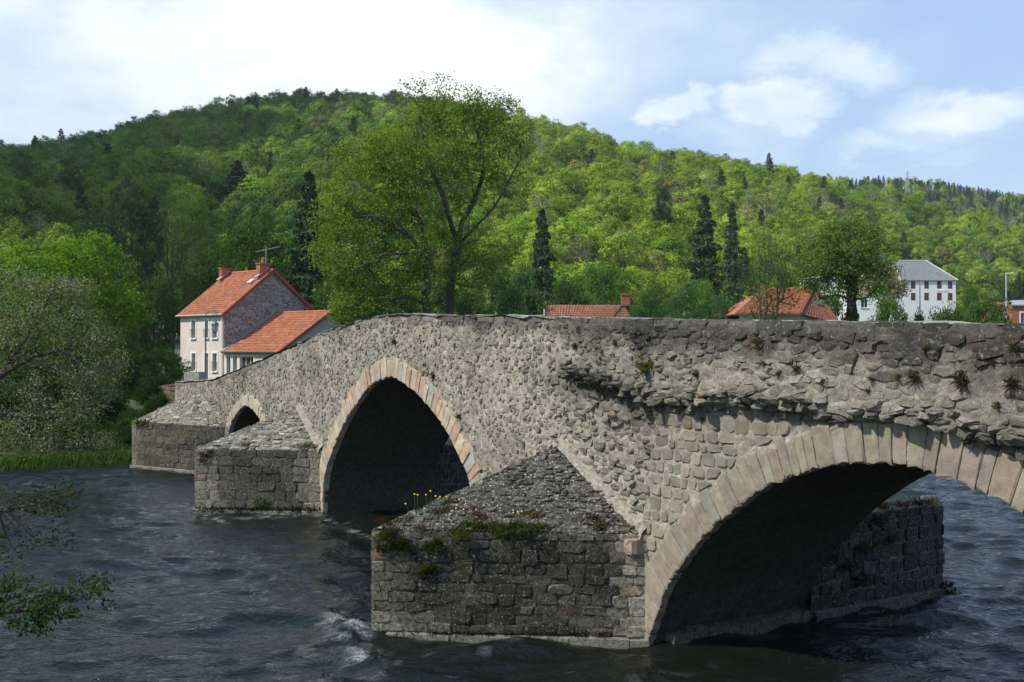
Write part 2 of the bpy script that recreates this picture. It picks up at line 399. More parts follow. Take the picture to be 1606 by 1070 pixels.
long_strip('roadway', -.43, -WID + .43, dk, dk, M_ROAD, (.1, .1, .1))
long_strip('parapet_inner_face', -WID + .43, -WID + .42, dk, tp, M_MORTAR, (.33, .31, .26))
long_strip('parapet_top', -WID + .42, -WID - .02, tp, tp, M_MORTAR, (.36, .34, .29))

# --- soffits
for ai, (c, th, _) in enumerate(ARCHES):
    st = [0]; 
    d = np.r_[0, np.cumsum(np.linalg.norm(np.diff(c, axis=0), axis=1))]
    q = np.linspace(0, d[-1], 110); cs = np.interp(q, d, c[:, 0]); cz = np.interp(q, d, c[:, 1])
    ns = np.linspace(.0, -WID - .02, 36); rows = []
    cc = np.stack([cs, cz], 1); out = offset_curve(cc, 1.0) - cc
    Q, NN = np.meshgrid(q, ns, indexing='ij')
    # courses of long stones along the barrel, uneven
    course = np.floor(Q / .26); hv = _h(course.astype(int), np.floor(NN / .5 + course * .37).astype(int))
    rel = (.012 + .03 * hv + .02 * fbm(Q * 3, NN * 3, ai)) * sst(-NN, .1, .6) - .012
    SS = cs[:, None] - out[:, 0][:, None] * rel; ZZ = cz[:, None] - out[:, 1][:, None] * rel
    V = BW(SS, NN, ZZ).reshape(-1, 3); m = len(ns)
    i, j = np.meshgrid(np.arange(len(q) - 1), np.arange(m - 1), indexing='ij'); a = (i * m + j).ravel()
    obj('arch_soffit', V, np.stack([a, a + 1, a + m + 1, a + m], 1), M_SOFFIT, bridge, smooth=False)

# --- generic stone lumps -------------------------------------------------
def clip(poly, a, b, c):
    """keep the side a*x+b*y<=c"""
    out = []; n = len(poly)
    for i in range(n):
        p, q = poly[i], poly[(i + 1) % n]; dp, dq = a * p[0] + b * p[1] - c, a * q[0] + b * q[1] - c
        if dp <= 0: out.append(p)
        if (dp < 0 < dq) or (dq < 0 < dp):
            t = dp / (dp - dq); out.append((p[0] + (q[0] - p[0]) * t, p[1] + (q[1] - p[1]) * t))
    return out
def clip_convex(poly, conv):
    """conv counter-clockwise"""
    n = len(conv)
    for i in range(n):
        p, q = conv[i], conv[(i + 1) % n]; a, b = q[1] - p[1], -(q[0] - p[0])
        poly = clip(poly, a, b, a * p[0] + b * p[1])
        if len(poly) < 3: return []
    return poly
def area(p): return .5 * sum(p[i][0] * p[(i + 1) % len(p)][1] - p[(i + 1) % len(p)][0] * p[i][1] for i in range(len(p)))
def shrink(poly, g, rnd=.25, jit=.0):
    """inset the outline by the joint width and cut its corners"""
    n = len(poly); cx = sum(p[0] for p in poly) / n; cy = sum(p[1] for p in poly) / n
    r = math.sqrt(max(abs(area(poly)), 1e-6)) * .5; k = max(.35, 1 - g / r); q = [((p[0] - cx) * k + cx, (p[1] - cy) * k + cy) for p in poly]
    out = []
    for i in range(n):
        p = q[i]; a = q[i - 1]; b = q[(i + 1) % n]
        for o in (a, b):
            l = math.hypot(o[0] - p[0], o[1] - p[1]); t = min(rnd * r / max(l, 1e-6), .42)
            out.append((p[0] + (o[0] - p[0]) * t + random.uniform(-jit, jit), p[1] + (o[1] - p[1]) * t + random.uniform(-jit, jit)))
    return out, (cx, cy)
def lump(poly, hgt, base, to3, rnd=.25, gap=.012, jit=.004, tilt=.3, flat=.6, sink=.05):
    """verts, faces of one stone: three rings and a face centre. base(x,y)= wall relief, to3(x,y,off)"""
    q, (cx, cy) = shrink(poly, gap, rnd, jit)
    q2 = [q[0]]
    for p in q[1:]:
        if math.hypot(p[0] - q2[-1][0], p[1] - q2[-1][1]) > .006: q2.append(p)
    q = q2; n = len(q)
    if n < 4: return None
    b0 = float(base(cx, cy)); tx, ty = random.uniform(-tilt, tilt), random.uniform(-tilt, tilt); r = math.sqrt(max(abs(area(poly)), 1e-6))
    vs = []
    fx_, fy_ = random.uniform(-.16, .16) * r * tilt, random.uniform(-.16, .16) * r * tilt
    for k, (sc, ho) in enumerate(((1.0, None), (.97, .55), (flat, 1.0))):
        for (x, y) in q:
            X, Y = cx + (x - cx) * sc + (fx_ if k == 2 else 0), cy + (y - cy) * sc + (fy_ if k == 2 else 0)
            if ho is None: off = b0 - sink
            else: off = b0 + hgt * ho * (1 + tx * (X - cx) / r + ty * (Y - cy) / r) + random.uniform(-.1, .1) * hgt
            vs.append(to3(X, Y, off))
    vs.append(to3(cx + fx_ * 1.6, cy + fy_ * 1.6, b0 + hgt * random.uniform(.9, 1.12)))
    fs = []
    for k in (0, 1):
        for i in range(n): fs.append((k * n + i, k * n + (i + 1) % n, (k + 1) * n + (i + 1) % n, (k + 1) * n + i))
    for i in range(n): fs.append((2 * n + i, 2 * n + (i + 1) % n, 3 * n))
    return vs, fs
def w3(x, y, o): return tuple(bw(x, o, y))
def voronoi(sites, reach, box, asp):
    """sites (n,2) in true coordinates; y stretched by asp while measuring"""
    P = np.array(sites) * [1, asp]; cell = max(reach) * 2.2; g = {}
    for i, p in enumerate(P): g.setdefault((int(p[0] // cell), int(p[1] // cell)), []).append(i)
    polys = []
    for i, p in enumerate(P):
        k = (int(p[0] // cell), int(p[1] // cell)); cand = [j for a in (-1, 0, 1) for b in (-1, 0, 1) for j in g.get((k[0] + a, k[1] + b), ()) if j != i]
        cand = np.array(cand, int)
        L = reach[i] * 2.6; poly = [(p[0] - L / 2, p[1] - L / 2), (p[0] + L / 2, p[1] - L / 2), (p[0] + L / 2, p[1] + L / 2), (p[0] - L / 2, p[1] + L / 2)]
        if len(cand):
            d = ((P[cand] - p) ** 2).sum(1); o = np.argsort(d)[:14]
            for j, dd in zip(cand[o], d[o]):
                if dd > (L * 1.5) ** 2: break
                a, b = P[j][0] - p[0], P[j][1] - p[1]
                wi = reach[i] / (reach[i] + reach[j])            # power-like split for uneven sizes
                mx, my = p[0] + a * wi, p[1] + b * wi
                poly = clip(poly, a, b, a * mx + b * my)
                if len(poly) < 3: break
        polys.append([(x, y / asp) for x, y in poly] if len(poly) > 2 else None)
    return polys
def darts(s0, s1, z0f, z1f, rf, asp, tries, rng):
    """uneven blue-noise points"""
    pts = []; rad = []; g = {}; cell = .12
    for _ in range(tries):
        s = rng.uniform(s0, s1); za, zb = z0f(s), z1f(s)
        if zb <= za: continue
        z = rng.uniform(za, zb); r = rf(s, z) * rng.choice((.72, .85, 1., 1., 1.15, 1.5))
        if r <= 0: continue
        x, y = s, z * asp; kx, ky = int(x // cell), int(y // cell); ok = True; m = 3
        for a in range(-m, m + 1):
            for b in range(-m, m + 1):
                for (X, Y, q) in g.get((kx + a, ky + b), ()):
                    if (X - x) ** 2 + (Y - y) ** 2 < (q + r) ** 2: ok = False; break
                if not ok: break
            if not ok: break
        if ok: g.setdefault((kx, ky), []).append((x, y, r)); pts.append((s, z)); rad.append(r)
    return pts, rad
rng = random.Random(5)
EXS = [e for e in EXTR]
def ext_floor(s): return float(arch_floor(np.array([s]), EXS)[0])
XG = np.arange(-14, 37, .02); EXF = arch_floor(XG, EXS)
def exf(s): return EXF[min(max(int((s + 14) / .02), 0), len(EXF) - 1)]
def squared_zone(s, z): return -4.4 < s < 0.15 - .25 * (z - 2.5) and 1.2 < z < float(np.interp(s, LEDGE[:, 0], LEDGE[:, 1])) - .10
def rsize(s, z):
    if squared_zone(s, z): return 0
    if s > 3: return .068
    a = np.interp(s, [-7, -3, 0, 3], [.125, .118, .098, .080])
    if s < 2.6 and z < np.interp(s, LEDGE[:, 0], LEDGE[:, 1]) - .1: a *= 1.15
    return a
ASP = 1.75
COP = .17
def in_cutwater(s, z):
    for s0, s1, sa, za in ((-.1, 5.3, 2.67, 3.2), (15.9, 20.9, 18.05, 3.2), (27.2, 34, 30, 3.4)):
        if s0 < s < s1:
            t = (s - s0) / (sa - s0) if s < sa else (s1 - s) / (s1 - sa)
            if z < 1.85 + (za - 1.85) * t - .12: return True
    return False
pts, rad, polys = [], [], []
for (sa_, sb__, asp_, tr_) in ((3.0, 35.5, 1.4, 70000), (-8.2, 3.0, 2.2, 30000)):
    p_, r_ = darts(sa_, sb__, lambda s: max(exf(s) - .02, 0.1), lambda s: float(ztop(s)) - COP, rsize, asp_, tr_, rng)
    keep = [i for i, q in enumerate(p_) if not in_cutwater(*q)]
    p_ = [p_[i] for i in keep]; r_ = [r_[i] for i in keep]
    polys += voronoi(p_, r_, None, asp_); pts += p_; rad += r_
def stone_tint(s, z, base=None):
    r = rng.random(); w = float(weather_shade(s, z))
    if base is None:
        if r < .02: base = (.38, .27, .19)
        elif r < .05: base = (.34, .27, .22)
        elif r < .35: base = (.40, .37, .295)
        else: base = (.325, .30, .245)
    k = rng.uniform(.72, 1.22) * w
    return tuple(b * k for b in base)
def push_out(poly):
    """no stone hangs into the arch rings"""
    out = []
    for (x, y) in poly:
        f = exf(x)
        if y < f and f > 0:
            best = None
            for c in EXS:
                if c[:, 0].min() - .3 < x < c[:, 0].max() + .3:
                    d = ((c - [x, y]) ** 2).sum(1); k = d.argmin(); best = (float(c[k][0]), float(c[k][1]))
            if best: x, y = best
        out.append((x, y))
    return out
SOLO = []; JOIN = MB()
for (s, z), r, poly in zip(pts, rad, polys):
    if not poly or len(poly) < 3 or z < exf(s) - .01: continue
    poly = push_out(poly)
    if area(poly) < .0018: continue
    dist = (bw(s, 0, z) - Vector((0, 0, EYE))).length; size = math.sqrt(abs(area(poly))) / dist
    SOLO.append((size, s, z, poly))
SOLO.sort(key=lambda a: -a[0])
LEDGE_S, LEDGE_Z = LEDGE[:, 0], LEDGE[:, 1]
for k, (size, s, z, poly) in enumerate(SOLO):
    dl = z - float(np.interp(s, LEDGE_S, LEDGE_Z))
    q_ = float(np.clip((4.5 - s) / 3, 0, 1)); h_ = rng.uniform(.012, .048) + q_ * rng.uniform(.0, .035)
    if s < 2.6 and -.05 < dl < .25: h_ += rng.uniform(.02, .14)
    if s < 3 and dl > .3: h_ *= .8
    m = lump(poly, h_, relief, w3, rnd=rng.uniform(.05, .25), gap=.011 if s > 3 else .007, jit=.010 if s > 3 else .014, tilt=1.1, flat=rng.uniform(.5, .85))
    if not m: continue
    t = stone_tint(s, z)
    if k < 300:
        obj('rubble_stone', m[0], m[1], M_STONE, bridge, tint=np.tile(t, (len(m[0]), 1)), smooth=False)
    else: JOIN.add(m[0], m[1], t)
JOIN.build('rubble_masonry', M_STONE, bridge, kind='stuff')

# --- squared blocks under the ledge, beside the near arch
def rows(x0, x1, z0, z1, hfn, wfn, rng, jit=.012):
    """courses of blocks; yields polygons"""
    z = z0
    while z < z1 - .04:
        h = min(hfn(), z1 - z)
        if z1 - z - h < .07: h = z1 - z
        x = x0 - rng.uniform(0, .15)
        while x < x1:
            w = wfn(); j = lambda: rng.uniform(-jit, jit)
            yield [(x + j(), z + j()), (x + w + j(), z + j()), (x + w + j(), z + h + j()), (x + j(), z + h + j())]
            x += w
        z += h
for poly in rows(-4.5, .5, 1.0, 4.2, lambda: rng.uniform(.17, .27), lambda: rng.uniform(.17, .42), rng, .02):
    cx = sum(p[0] for p in poly) / 4; cz = sum(p[1] for p in poly) / 4
    if not squared_zone(cx, cz) or cz < exf(cx) + .02: continue
    poly = push_out(poly)
    if area(poly) < .012: continue
    m = lump(poly, rng.uniform(.026, .05), relief, w3, rnd=.3, gap=.015, jit=.012, tilt=.35, flat=.84)
    if m:
        b = rng.choice([(.37, .335, .26), (.35, .32, .25), (.38, .33, .26), (.37, .315, .245), (.36, .335, .28), (.40, .365, .27), (.36, .33, .26)])
        obj('squared_block', m[0], m[1], M_VOUS, bridge, tint=np.tile(stone_tint(cx, cz, b), (len(m[0]), 1)))
# --- coping along the parapet
x = -8.4
while x < 35:
    w = rng.uniform(.22, .75); zt0, zt1 = float(ztop(x)), float(ztop(x + w)); h_ = COP * rng.uniform(.55, 1.25)
    if x < 18:
        poly = [(x, zt0 - h_), (x + w, zt1 - h_), (x + w, zt1 - .005), (x, zt0 - .005)]
        m = lump(poly, rng.uniform(.0, .045), relief, w3, rnd=.3, gap=.006, jit=.016, tilt=.5, flat=.85)
        b = (.29, .275, .235) if rng.random() > .15 else (.38, .36, .31)
        obj('coping_stone', m[0], m[1], M_STONE, bridge, tint=np.tile(stone_tint(x, zt0 - .06, tuple(q * 1.5 for q in b)), (len(m[0]), 1)))
    x += w
# --- voussoirs
VC = [[(.46, .405, .30), (.44, .39, .29), (.45, .385, .285), (.44, .355, .265), (.43, .395, .31), (.41, .38, .31), (.44, .37, .30), (.48, .42, .30), (.45, .40, .30)],
      [(.52, .43, .31), (.50, .405, .295), (.52, .385, .27), (.52, .44, .33), (.47, .34, .235), (.43, .40, .33), (.53, .44, .32)],
      [(.50, .44, .34), (.52, .45, .33), (.48, .40, .31)]]
for ai, (c, th, nv) in enumerate(ARCHES):
    d = np.r_[0, np.cumsum(np.linalg.norm(np.diff(c, axis=0), axis=1))]
    wds = np.array([rng.uniform(.65, 1.35) for _ in range(nv)]); e = np.r_[0, np.cumsum(wds)]; e = e / e[-1] * d[-1]
    cc = offset_curve(c, 1.0) - c
    for k in range(nv):
        q = np.array([e[k], (e[k] + e[k + 1]) / 2, e[k + 1]]); g = .009 * (1 if ai == 0 else .8)
        q[0] += g; q[2] -= g
        I = np.stack([np.interp(q, d, c[:, 0]), np.interp(q, d, c[:, 1])], 1); O = np.stack([np.interp(q, d, cc[:, 0]), np.interp(q, d, cc[:, 1])], 1)
        if ai == 0 and I[1][0] < -8.6: continue
        t = th * rng.uniform(.78, 1.1); bump = rng.uniform(.025, .05)
        rel0 = float(relief(I[1][0], I[1][1])) if ai else .0
        rr = lambda a: rng.uniform(-a, a) * 1.5
        ring = [I[0] + O[0] * rr(.012), I[1] + O[1] * rr(.015), I[2] + O[2] * rr(.012), I[2] + O[2] * t * .5, I[2] + O[2] * (t + rr(.02)), I[1] + O[1] * (t + .01), I[0] + O[0] * (t + rr(.02)), I[0] + O[0] * t * .5]
        ctr = sum(ring) / 8; vs = []
        base_n = .035 if ai == 0 else .045 + .03 * math.sin(k)*0
        b0 = base_n + rel0 * (.0 if ai == 0 else .8)
        for (sc, off) in ((1., -.10), (1., b0 + bump * .2), (.985, b0 + bump * .75), (.90, b0 + bump)):
            for p in ring:
                pp = ctr + (p - ctr) * sc + (np.array([rr(.007), rr(.010)]) if off > 0 else 0); vs.append(tuple(bw(float(pp[0]), off + rr(.003), float(pp[1]))))
        vs.append(tuple(bw(float(ctr[0]), b0 + bump * 1.1, float(ctr[1]))))
        fs = []
        for r_ in range(3):
            for i in range(8): fs.append((r_ * 8 + i, (r_ + 1) * 8 + i, (r_ + 1) * 8 + (i + 1) % 8, r_ * 8 + (i + 1) % 8))
        for i in range(8): fs.append((24 + i, 32, 24 + (i + 1) % 8))
        b = rng.choice(VC[ai]); kx = rng.uniform(.76, .96)
        wgt = max(.72, float(weather_shade(float(ctr[0]), float(ctr[1])))) if ai == 0 else 1
        obj('voussoir', vs, fs, M_VOUS, bridge, tint=np.tile([q * kx * wgt for q in b], (len(vs), 1)))

# --- cutwaters -----------------------------------------------------------
def cutwater(name, label, s0, s1, nose_s, nose_n, apex_s, apex_z, ze, blockw, blockh, solo, stain, slab):
    """s0..s1 on the wall, nose out in the stream, ze = eave height, apex on the wall"""
    cw = bpy.data.objects.new(name, None); COL.objects.link(cw); cw.parent = bridge
    wl = bw((s0 + s1) / 2, 0, 0); cw.location = wl - WL[bridge.name]; WL[cw.name] = wl; cw['label'] = label
    nose = bw(nose_s, nose_n, 0); A = bw(s0, 0, 0); B = bw(s1, 0, 0); apex = bw(apex_s, .05, apex_z)
    up = Vector((0, 0, 1))
    core = MB()
    nt = nose + up * ze
    for (Q, sgn) in ((A, 1), (B, -1)):
        e1 = (Q - nose); L = e1.length; e1.normalize(); nr = Vector((e1.y, -e1.x, 0)) if sgn > 0 else Vector((-e1.y, e1.x, 0))
        # mortar core face as a grid with relief
        nx, nzz = int(L / .12) + 2, 22; vs = []; tt = []
        for i in range(nx):
            for j in range(nzz):
                x = L * i / (nx - 1); z = -1.2 + (ze + 1.2) * j / (nzz - 1)
                o = .012 * float(fbm(x * 4, z * 4, 3)); p = nose + e1 * x + up * z + nr * o
                vs.append(p)
                tt.append(stain(x / L, z, sgn) * .95)
        fs = [(i * nzz + j, (i + 1) * nzz + j, (i + 1) * nzz + j + 1, i * nzz + j + 1)[::sgn] for i in range(nx - 1) for j in range(nzz - 1)]
        obj('face_mortar', [tuple(v) for v in vs], fs, M_CUT, cw, tint=np.array([[.37 * k, .34 * k, .265 * k] for k in tt]), smooth=True)
        conv = [(0, .12), (L - .02, .12), (L - .02, ze), (0, ze)]
        def to3(x, y, o, nose=nose, e1=e1, nr=nr): return tuple(nose + e1 * x + up * y + nr * o)
        big = MB()
        for poly in rows(-.02, L, .10, ze, lambda: rng.uniform(*blockh), lambda: rng.uniform(*blockw), rng, .028):
            cx = sum(p[0] for p in poly) / 4; quoin = cx < .55
            poly = clip_convex(poly, conv)
            if len(poly) < 3 or area(poly) < .008: continue
            x_, y_ = sum(p[0] for p in poly) / len(poly), sum(p[1] for p in poly) / len(poly)
            m = lump(poly, rng.uniform(.010, .022) if quoin else rng.uniform(.004, .034), lambda a, b: 0.0, to3, rnd=rng.uniform(.12, .4), gap=.004 if quoin else .006, jit=.005 if quoin else .014, tilt=.3 if quoin else .9, flat=.9, sink=.03)
            if not m: continue
            k = stain(x_ / L, y_, sgn) * rng.uniform(.86, 1.14); b = (.38, .35, .27) if rng.random() > .07 else (.38, .29, .21)
            m = (m[0], [f[::-1] if sgn < 0 else f for f in m[1]])
            if solo and sgn > 0: obj('block', m[0], m[1], M_CUT, cw, tint=np.tile([q * k for q in b], (len(m[0]), 1)))
            else: big.add(m[0], m[1], [q * k for q in b])
        if big.n: big.build('blocks', M_CUT, cw, kind='stuff')
        # sloping cap of rough slabs
        R0, R1, R2 = nt - nr * .02, Q + up * ze, apex
        ex = (R1 - R0).normalized(); nn = (R1 - R0).cross(R2 - R0).normalized()
        if nn.z < 0: nn = -nn
        ey = nn.cross(ex).normalized()
        if ey.z < 0: ey = -ey
        def t3(x, y, o, R0=R0, ex=ex, ey=ey, nn=nn): return tuple(R0 + ex * x + ey * y + nn * o)
        a2 = ((R1 - R0).length, 0.); a3 = ((R2 - R0).dot(ex), (R2 - R0).dot(ey))
        # cap core
        g = 26; vs = []; idx = {}
        for i in range(g + 1):
            for j in range(g + 1 - i):
                x = a2[0] * i / g + a3[0] * j / g; y = a3[1] * j / g; edge = min(i, j, g - i - j) > 0
                idx[(i, j)] = len(vs); vs.append(t3(x, y, (.03 * float(fbm(x * 3, y * 3, 6)) + .01) if edge else .0))
        fs = []
        for i in range(g):
            for j in range(g - i):
                fs.append((idx[(i, j)], idx[(i + 1, j)], idx[(i, j + 1)]))
                if i + j < g - 1: fs.append((idx[(i + 1, j)], idx[(i + 1, j + 1)], idx[(i, j + 1)]))
        if sgn < 0: fs = [f[::-1] for f in fs]
        ck = slab[3]
        obj('cap_mortar', vs, fs, M_ROOFST, cw, tint=np.tile([.16 * ck, .15 * ck, .12 * ck], (len(vs), 1)), smooth=True)
        conv = [(0, 0), a2, a3] if area([(0, 0), a2, a3]) > 0 else [(0, 0), a3, a2]
        pl = []
        for poly in rows(0, a2[0], 0, a3[1], lambda: rng.uniform(slab[1] * .7, slab[1] * 1.3), lambda: rng.uniform(slab[0] * .45, slab[0] * 1.7), rng, slab[1] * .38):
            poly = clip_convex(poly, conv)
            if len(poly) < 3 or area(poly) < slab[0] * slab[1] * .12 or rng.random() < .06: continue
            pl.append(poly)
        pl.sort(key=lambda p: -area(p)); big = MB()
        for k, poly in enumerate(pl):
            m = lump(poly, rng.uniform(.01, .05), lambda a, b: .0, t3, rnd=.3, gap=.010, jit=.008, tilt=.7, flat=.8, sink=.03)
            if not m: continue
            b = rng.choice([(.15, .135, .11), (.20, .185, .15), (.11, .10, .085), (.26, .25, .21)]); kk = rng.uniform(.7, 1.2) * ck
            m = (m[0], [f[::-1] if sgn < 0 else f for f in m[1]])
            if solo and sgn > 0 and k < 260: obj('cap_slab', m[0], m[1], M_ROOFST, cw, tint=np.tile([q * kk for q in b], (len(m[0]), 1)))
            else: big.add(m[0], m[1], [q * kk for q in b])
        if big.n: big.build('cap_slabs', M_ROOFST, cw, kind='stuff')
        # foot ledge at the waterline
        lg = MB(); seg = int(L / .35) + 1
        for i in range(seg):
            x0, x1 = L * i / seg - (.05 if i == 0 else 0), L * (i + 1) / seg
            t_ = .10 + .025 * float(vnoise(i * .7, 3.)); hz = .13 + .03 * float(vnoise(i * .6, 9.))
            p = [nose + e1 * x0 + nr * t_, nose + e1 * x1 + nr * t_]
            q = [nose + e1 * x0 - nr * .05, nose + e1 * x1 - nr * .05]
            vs = [p[0] - up * .8, p[1] - up * .8, p[1] + up * (hz - .03), p[0] + up * (hz - .03), q[1] + up * hz, q[0] + up * hz]
            lg.add(vs, [f[::sgn] for f in [(0, 1, 2, 3), (3, 2, 4, 5)]], (.26, .245, .20))
        lg.build('foot_ledge', M_MORTAR, cw)
    return cw
def st1(x, z, sgn):
    d = .20 + .20 * float(fbm(x * 6, z * 2.2, 1)) ; edge = .78 * sst(x, .86, .93) + .30 * (1 - sst(x, .03, .16)) + .28 * (1 - sst(z, .3, .62)) * (1 - sst(x, .15, .4)) 
    return float(np.clip(d + edge + .1 * float(vnoise(x * 14, z * 6)), .12, 1.05))
def st2(x, z, sgn):
    d = .25 + .22 * float(fbm(x * 5, z * 2.5, 4)); edge = .5 * sst(x, .78, .9) + .38 * (1 - sst(x, .12, .3))
    return float(np.clip(d + edge, .15, 1.0))
def st3(x, z, sgn): return float(np.clip(.26 + .2 * float(fbm(x * 5, z * 3, 2)) + .35 * (1 - sst(x, .05, .12)), .15, 1.))
cutwater('cutwater', 'near cutwater with dark stained blocks and mossy cap', -.05, 5.35, 2.74, 3.90, 2.67, 3.17, 1.86, (.18, .48), (.15, .25), True, st1, (.17, .085, 0, .62))
cutwater('cutwater', 'middle cutwater with pale corner blocks', 15.86, 21.0, 18.43, 3.24, 18.05, 3.17, 1.95, (.25, .6), (.18, .3), True, st2, (.24, .12, 0, 1.5))
_s3 = 32.2; _k = (207 - 803) / F; _b = P1 + U * _s3; _n3 = (_k * _b.y - _b.x) / (N.x - _k * N.y)
cutwater('cutwater', 'far cutwater beside the grassy bank', 27.0, 35.2, _s3, _n3, 29.6, 3.5, 1.95, (.3, .6), (.18, .3), True, st3, (.3, .15, 0, 1.6))
# pale mortar fillet where the near cap meets the wall
for (sa, za, sb_, zb_) in ((2.55, 3.30, .0, 1.95), (17.95, 3.3, 15.9, 2.05)):
    vs = []; fs = []; n_ = 26
    for i in range(n_):
        t = i / (n_ - 1); s = sa + (sb_ - sa) * t; z = za + (zb_ - za) * t; wv = .02 + .05 * float(vnoise(i * .9, sa))
        for k, (dz, dn) in enumerate(((-.16, .16), (-.04, .10 + .03 * float(vnoise(i * 1.1, 8.))), (.05 + wv, float(relief(s, z)) + .01))):
            vs.append(tuple(bw(s - (.0 if k < 2 else .03), dn + .012 * float(vnoise(i * 1.3, k)), z + dz)))
    for i in range(n_ - 1):
        for k in (0, 1): fs.append((i * 3 + k, i * 3 + k + 1, (i + 1) * 3 + k + 1, (i + 1) * 3 + k))
    obj('mortar_fillet', vs, fs, M_MORTAR, bridge, tint=np.tile([.37, .33, .265], (len(vs), 1)), smooth=True)
# projecting corbel block at the right end of the near cutwater
m = lump([(-.02, 1.52), (.30, 1.50), (.31, 1.80), (.0, 1.82)], .26, lambda a, b: .08, w3, rnd=.18, gap=.0, tilt=.1, flat=.86, sink=.2)
obj('projecting_block', m[0], m[1], M_VOUS, bridge, tint=np.tile([.34, .26, .21], (len(m[0]), 1)))
# inner foot ledge along the pier under the near arch, and the downstream buttress
b = MB()
for i in range(9):
    n0, n1 = -.3 - i * .38, -.3 - (i + 1) * .38 + .015; hz = .22 + .05 * float(vnoise(i * .9, 2.2)); so_ = -.34 - .05 * rng.random()
    pts_ = [bw(so_, n0, -.8), bw(so_, n1, -.8), bw(so_, n1, hz), bw(so_, n0, hz), bw(-.05, n1, hz + .02), bw(-.05, n0, hz + .02)]
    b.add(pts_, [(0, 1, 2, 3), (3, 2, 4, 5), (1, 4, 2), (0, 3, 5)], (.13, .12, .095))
b.build('inner_foot_ledge', M_CUT, bridge)
def buttress(s0, s1, n0, n1, zt_, name='downstream_buttress', dim=.4):
    bo = bpy.data.objects.new(name, None); COL.objects.link(bo); bo.parent = bridge; wl = bw(s0, n0, 0); bo.location = wl - WL[bridge.name]; WL[bo.name] = wl
    sides = [((s0, n0), (s0, n1)), ((s0, n1), (s1, n1)), ((s1, n1), (s1, n0))]; core = MB(); st = MB()
    for (a, c_) in sides:
        A, B = bw(a[0], a[1], 0), bw(c_[0], c_[1], 0); e = (B - A); L = e.length; e.normalize(); nr = Vector((e.y, -e.x, 0))
        mid = bw((s0 + s1) / 2, (n0 + n1) / 2, 0)
        if nr.dot((A + B) / 2 - mid) < 0: nr = -nr
        core.add([A + Vector((0, 0, -1.2)), B + Vector((0, 0, -1.2)), B + Vector((0, 0, zt_)), A + Vector((0, 0, zt_))], [(0, 1, 2, 3)], (.2, .19, .15))
        for poly in rows(0, L, .15, zt_, lambda: rng.uniform(.18, .3), lambda: rng.uniform(.25, .5), rng, .02):
            poly = clip_convex(poly, [(0, .15), (L, .15), (L, zt_), (0, zt_)])
            if len(poly) < 3 or area(poly) < .01: continue
            m = lump(poly, rng.uniform(.02, .06), lambda x, y: 0, lambda x, y, o: tuple(A + e * x + nr * o + Vector((0, 0, y))), gap=.01, sink=.03, flat=.85)
            if m: 
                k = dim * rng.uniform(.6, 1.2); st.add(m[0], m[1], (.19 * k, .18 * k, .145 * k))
        core.add([A + nr * .12 + Vector((0, 0, -1)), B + nr * .12 + Vector((0, 0, -1)), B + nr * .12 + Vector((0, 0, .16)), A + nr * .12 + Vector((0, 0, .16)), B + Vector((0, 0, .18)), A + Vector((0, 0, .18))], [(0, 1, 2, 3), (3, 2, 4, 5)], (.13, .12, .10))
    ap = bw((s0 + s1) / 2, n0, zt_ + 1.2); c4 = [bw(s0, n0, zt_), bw(s0, n1, zt_), bw(s1, n1, zt_), bw(s1, n0, zt_)]
    core.add([*c4, ap], [(0, 1, 4), (1, 2, 4), (2, 3, 4)], (.2, .19, .13))
    core.build('buttress_core', M_CUT, bo); st.build('blocks', M_CUT, bo, kind='stuff')
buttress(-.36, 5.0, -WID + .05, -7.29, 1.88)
buttress(16.2, 20.8, -WID + .05, -5.2, 1.9, dim=.3)

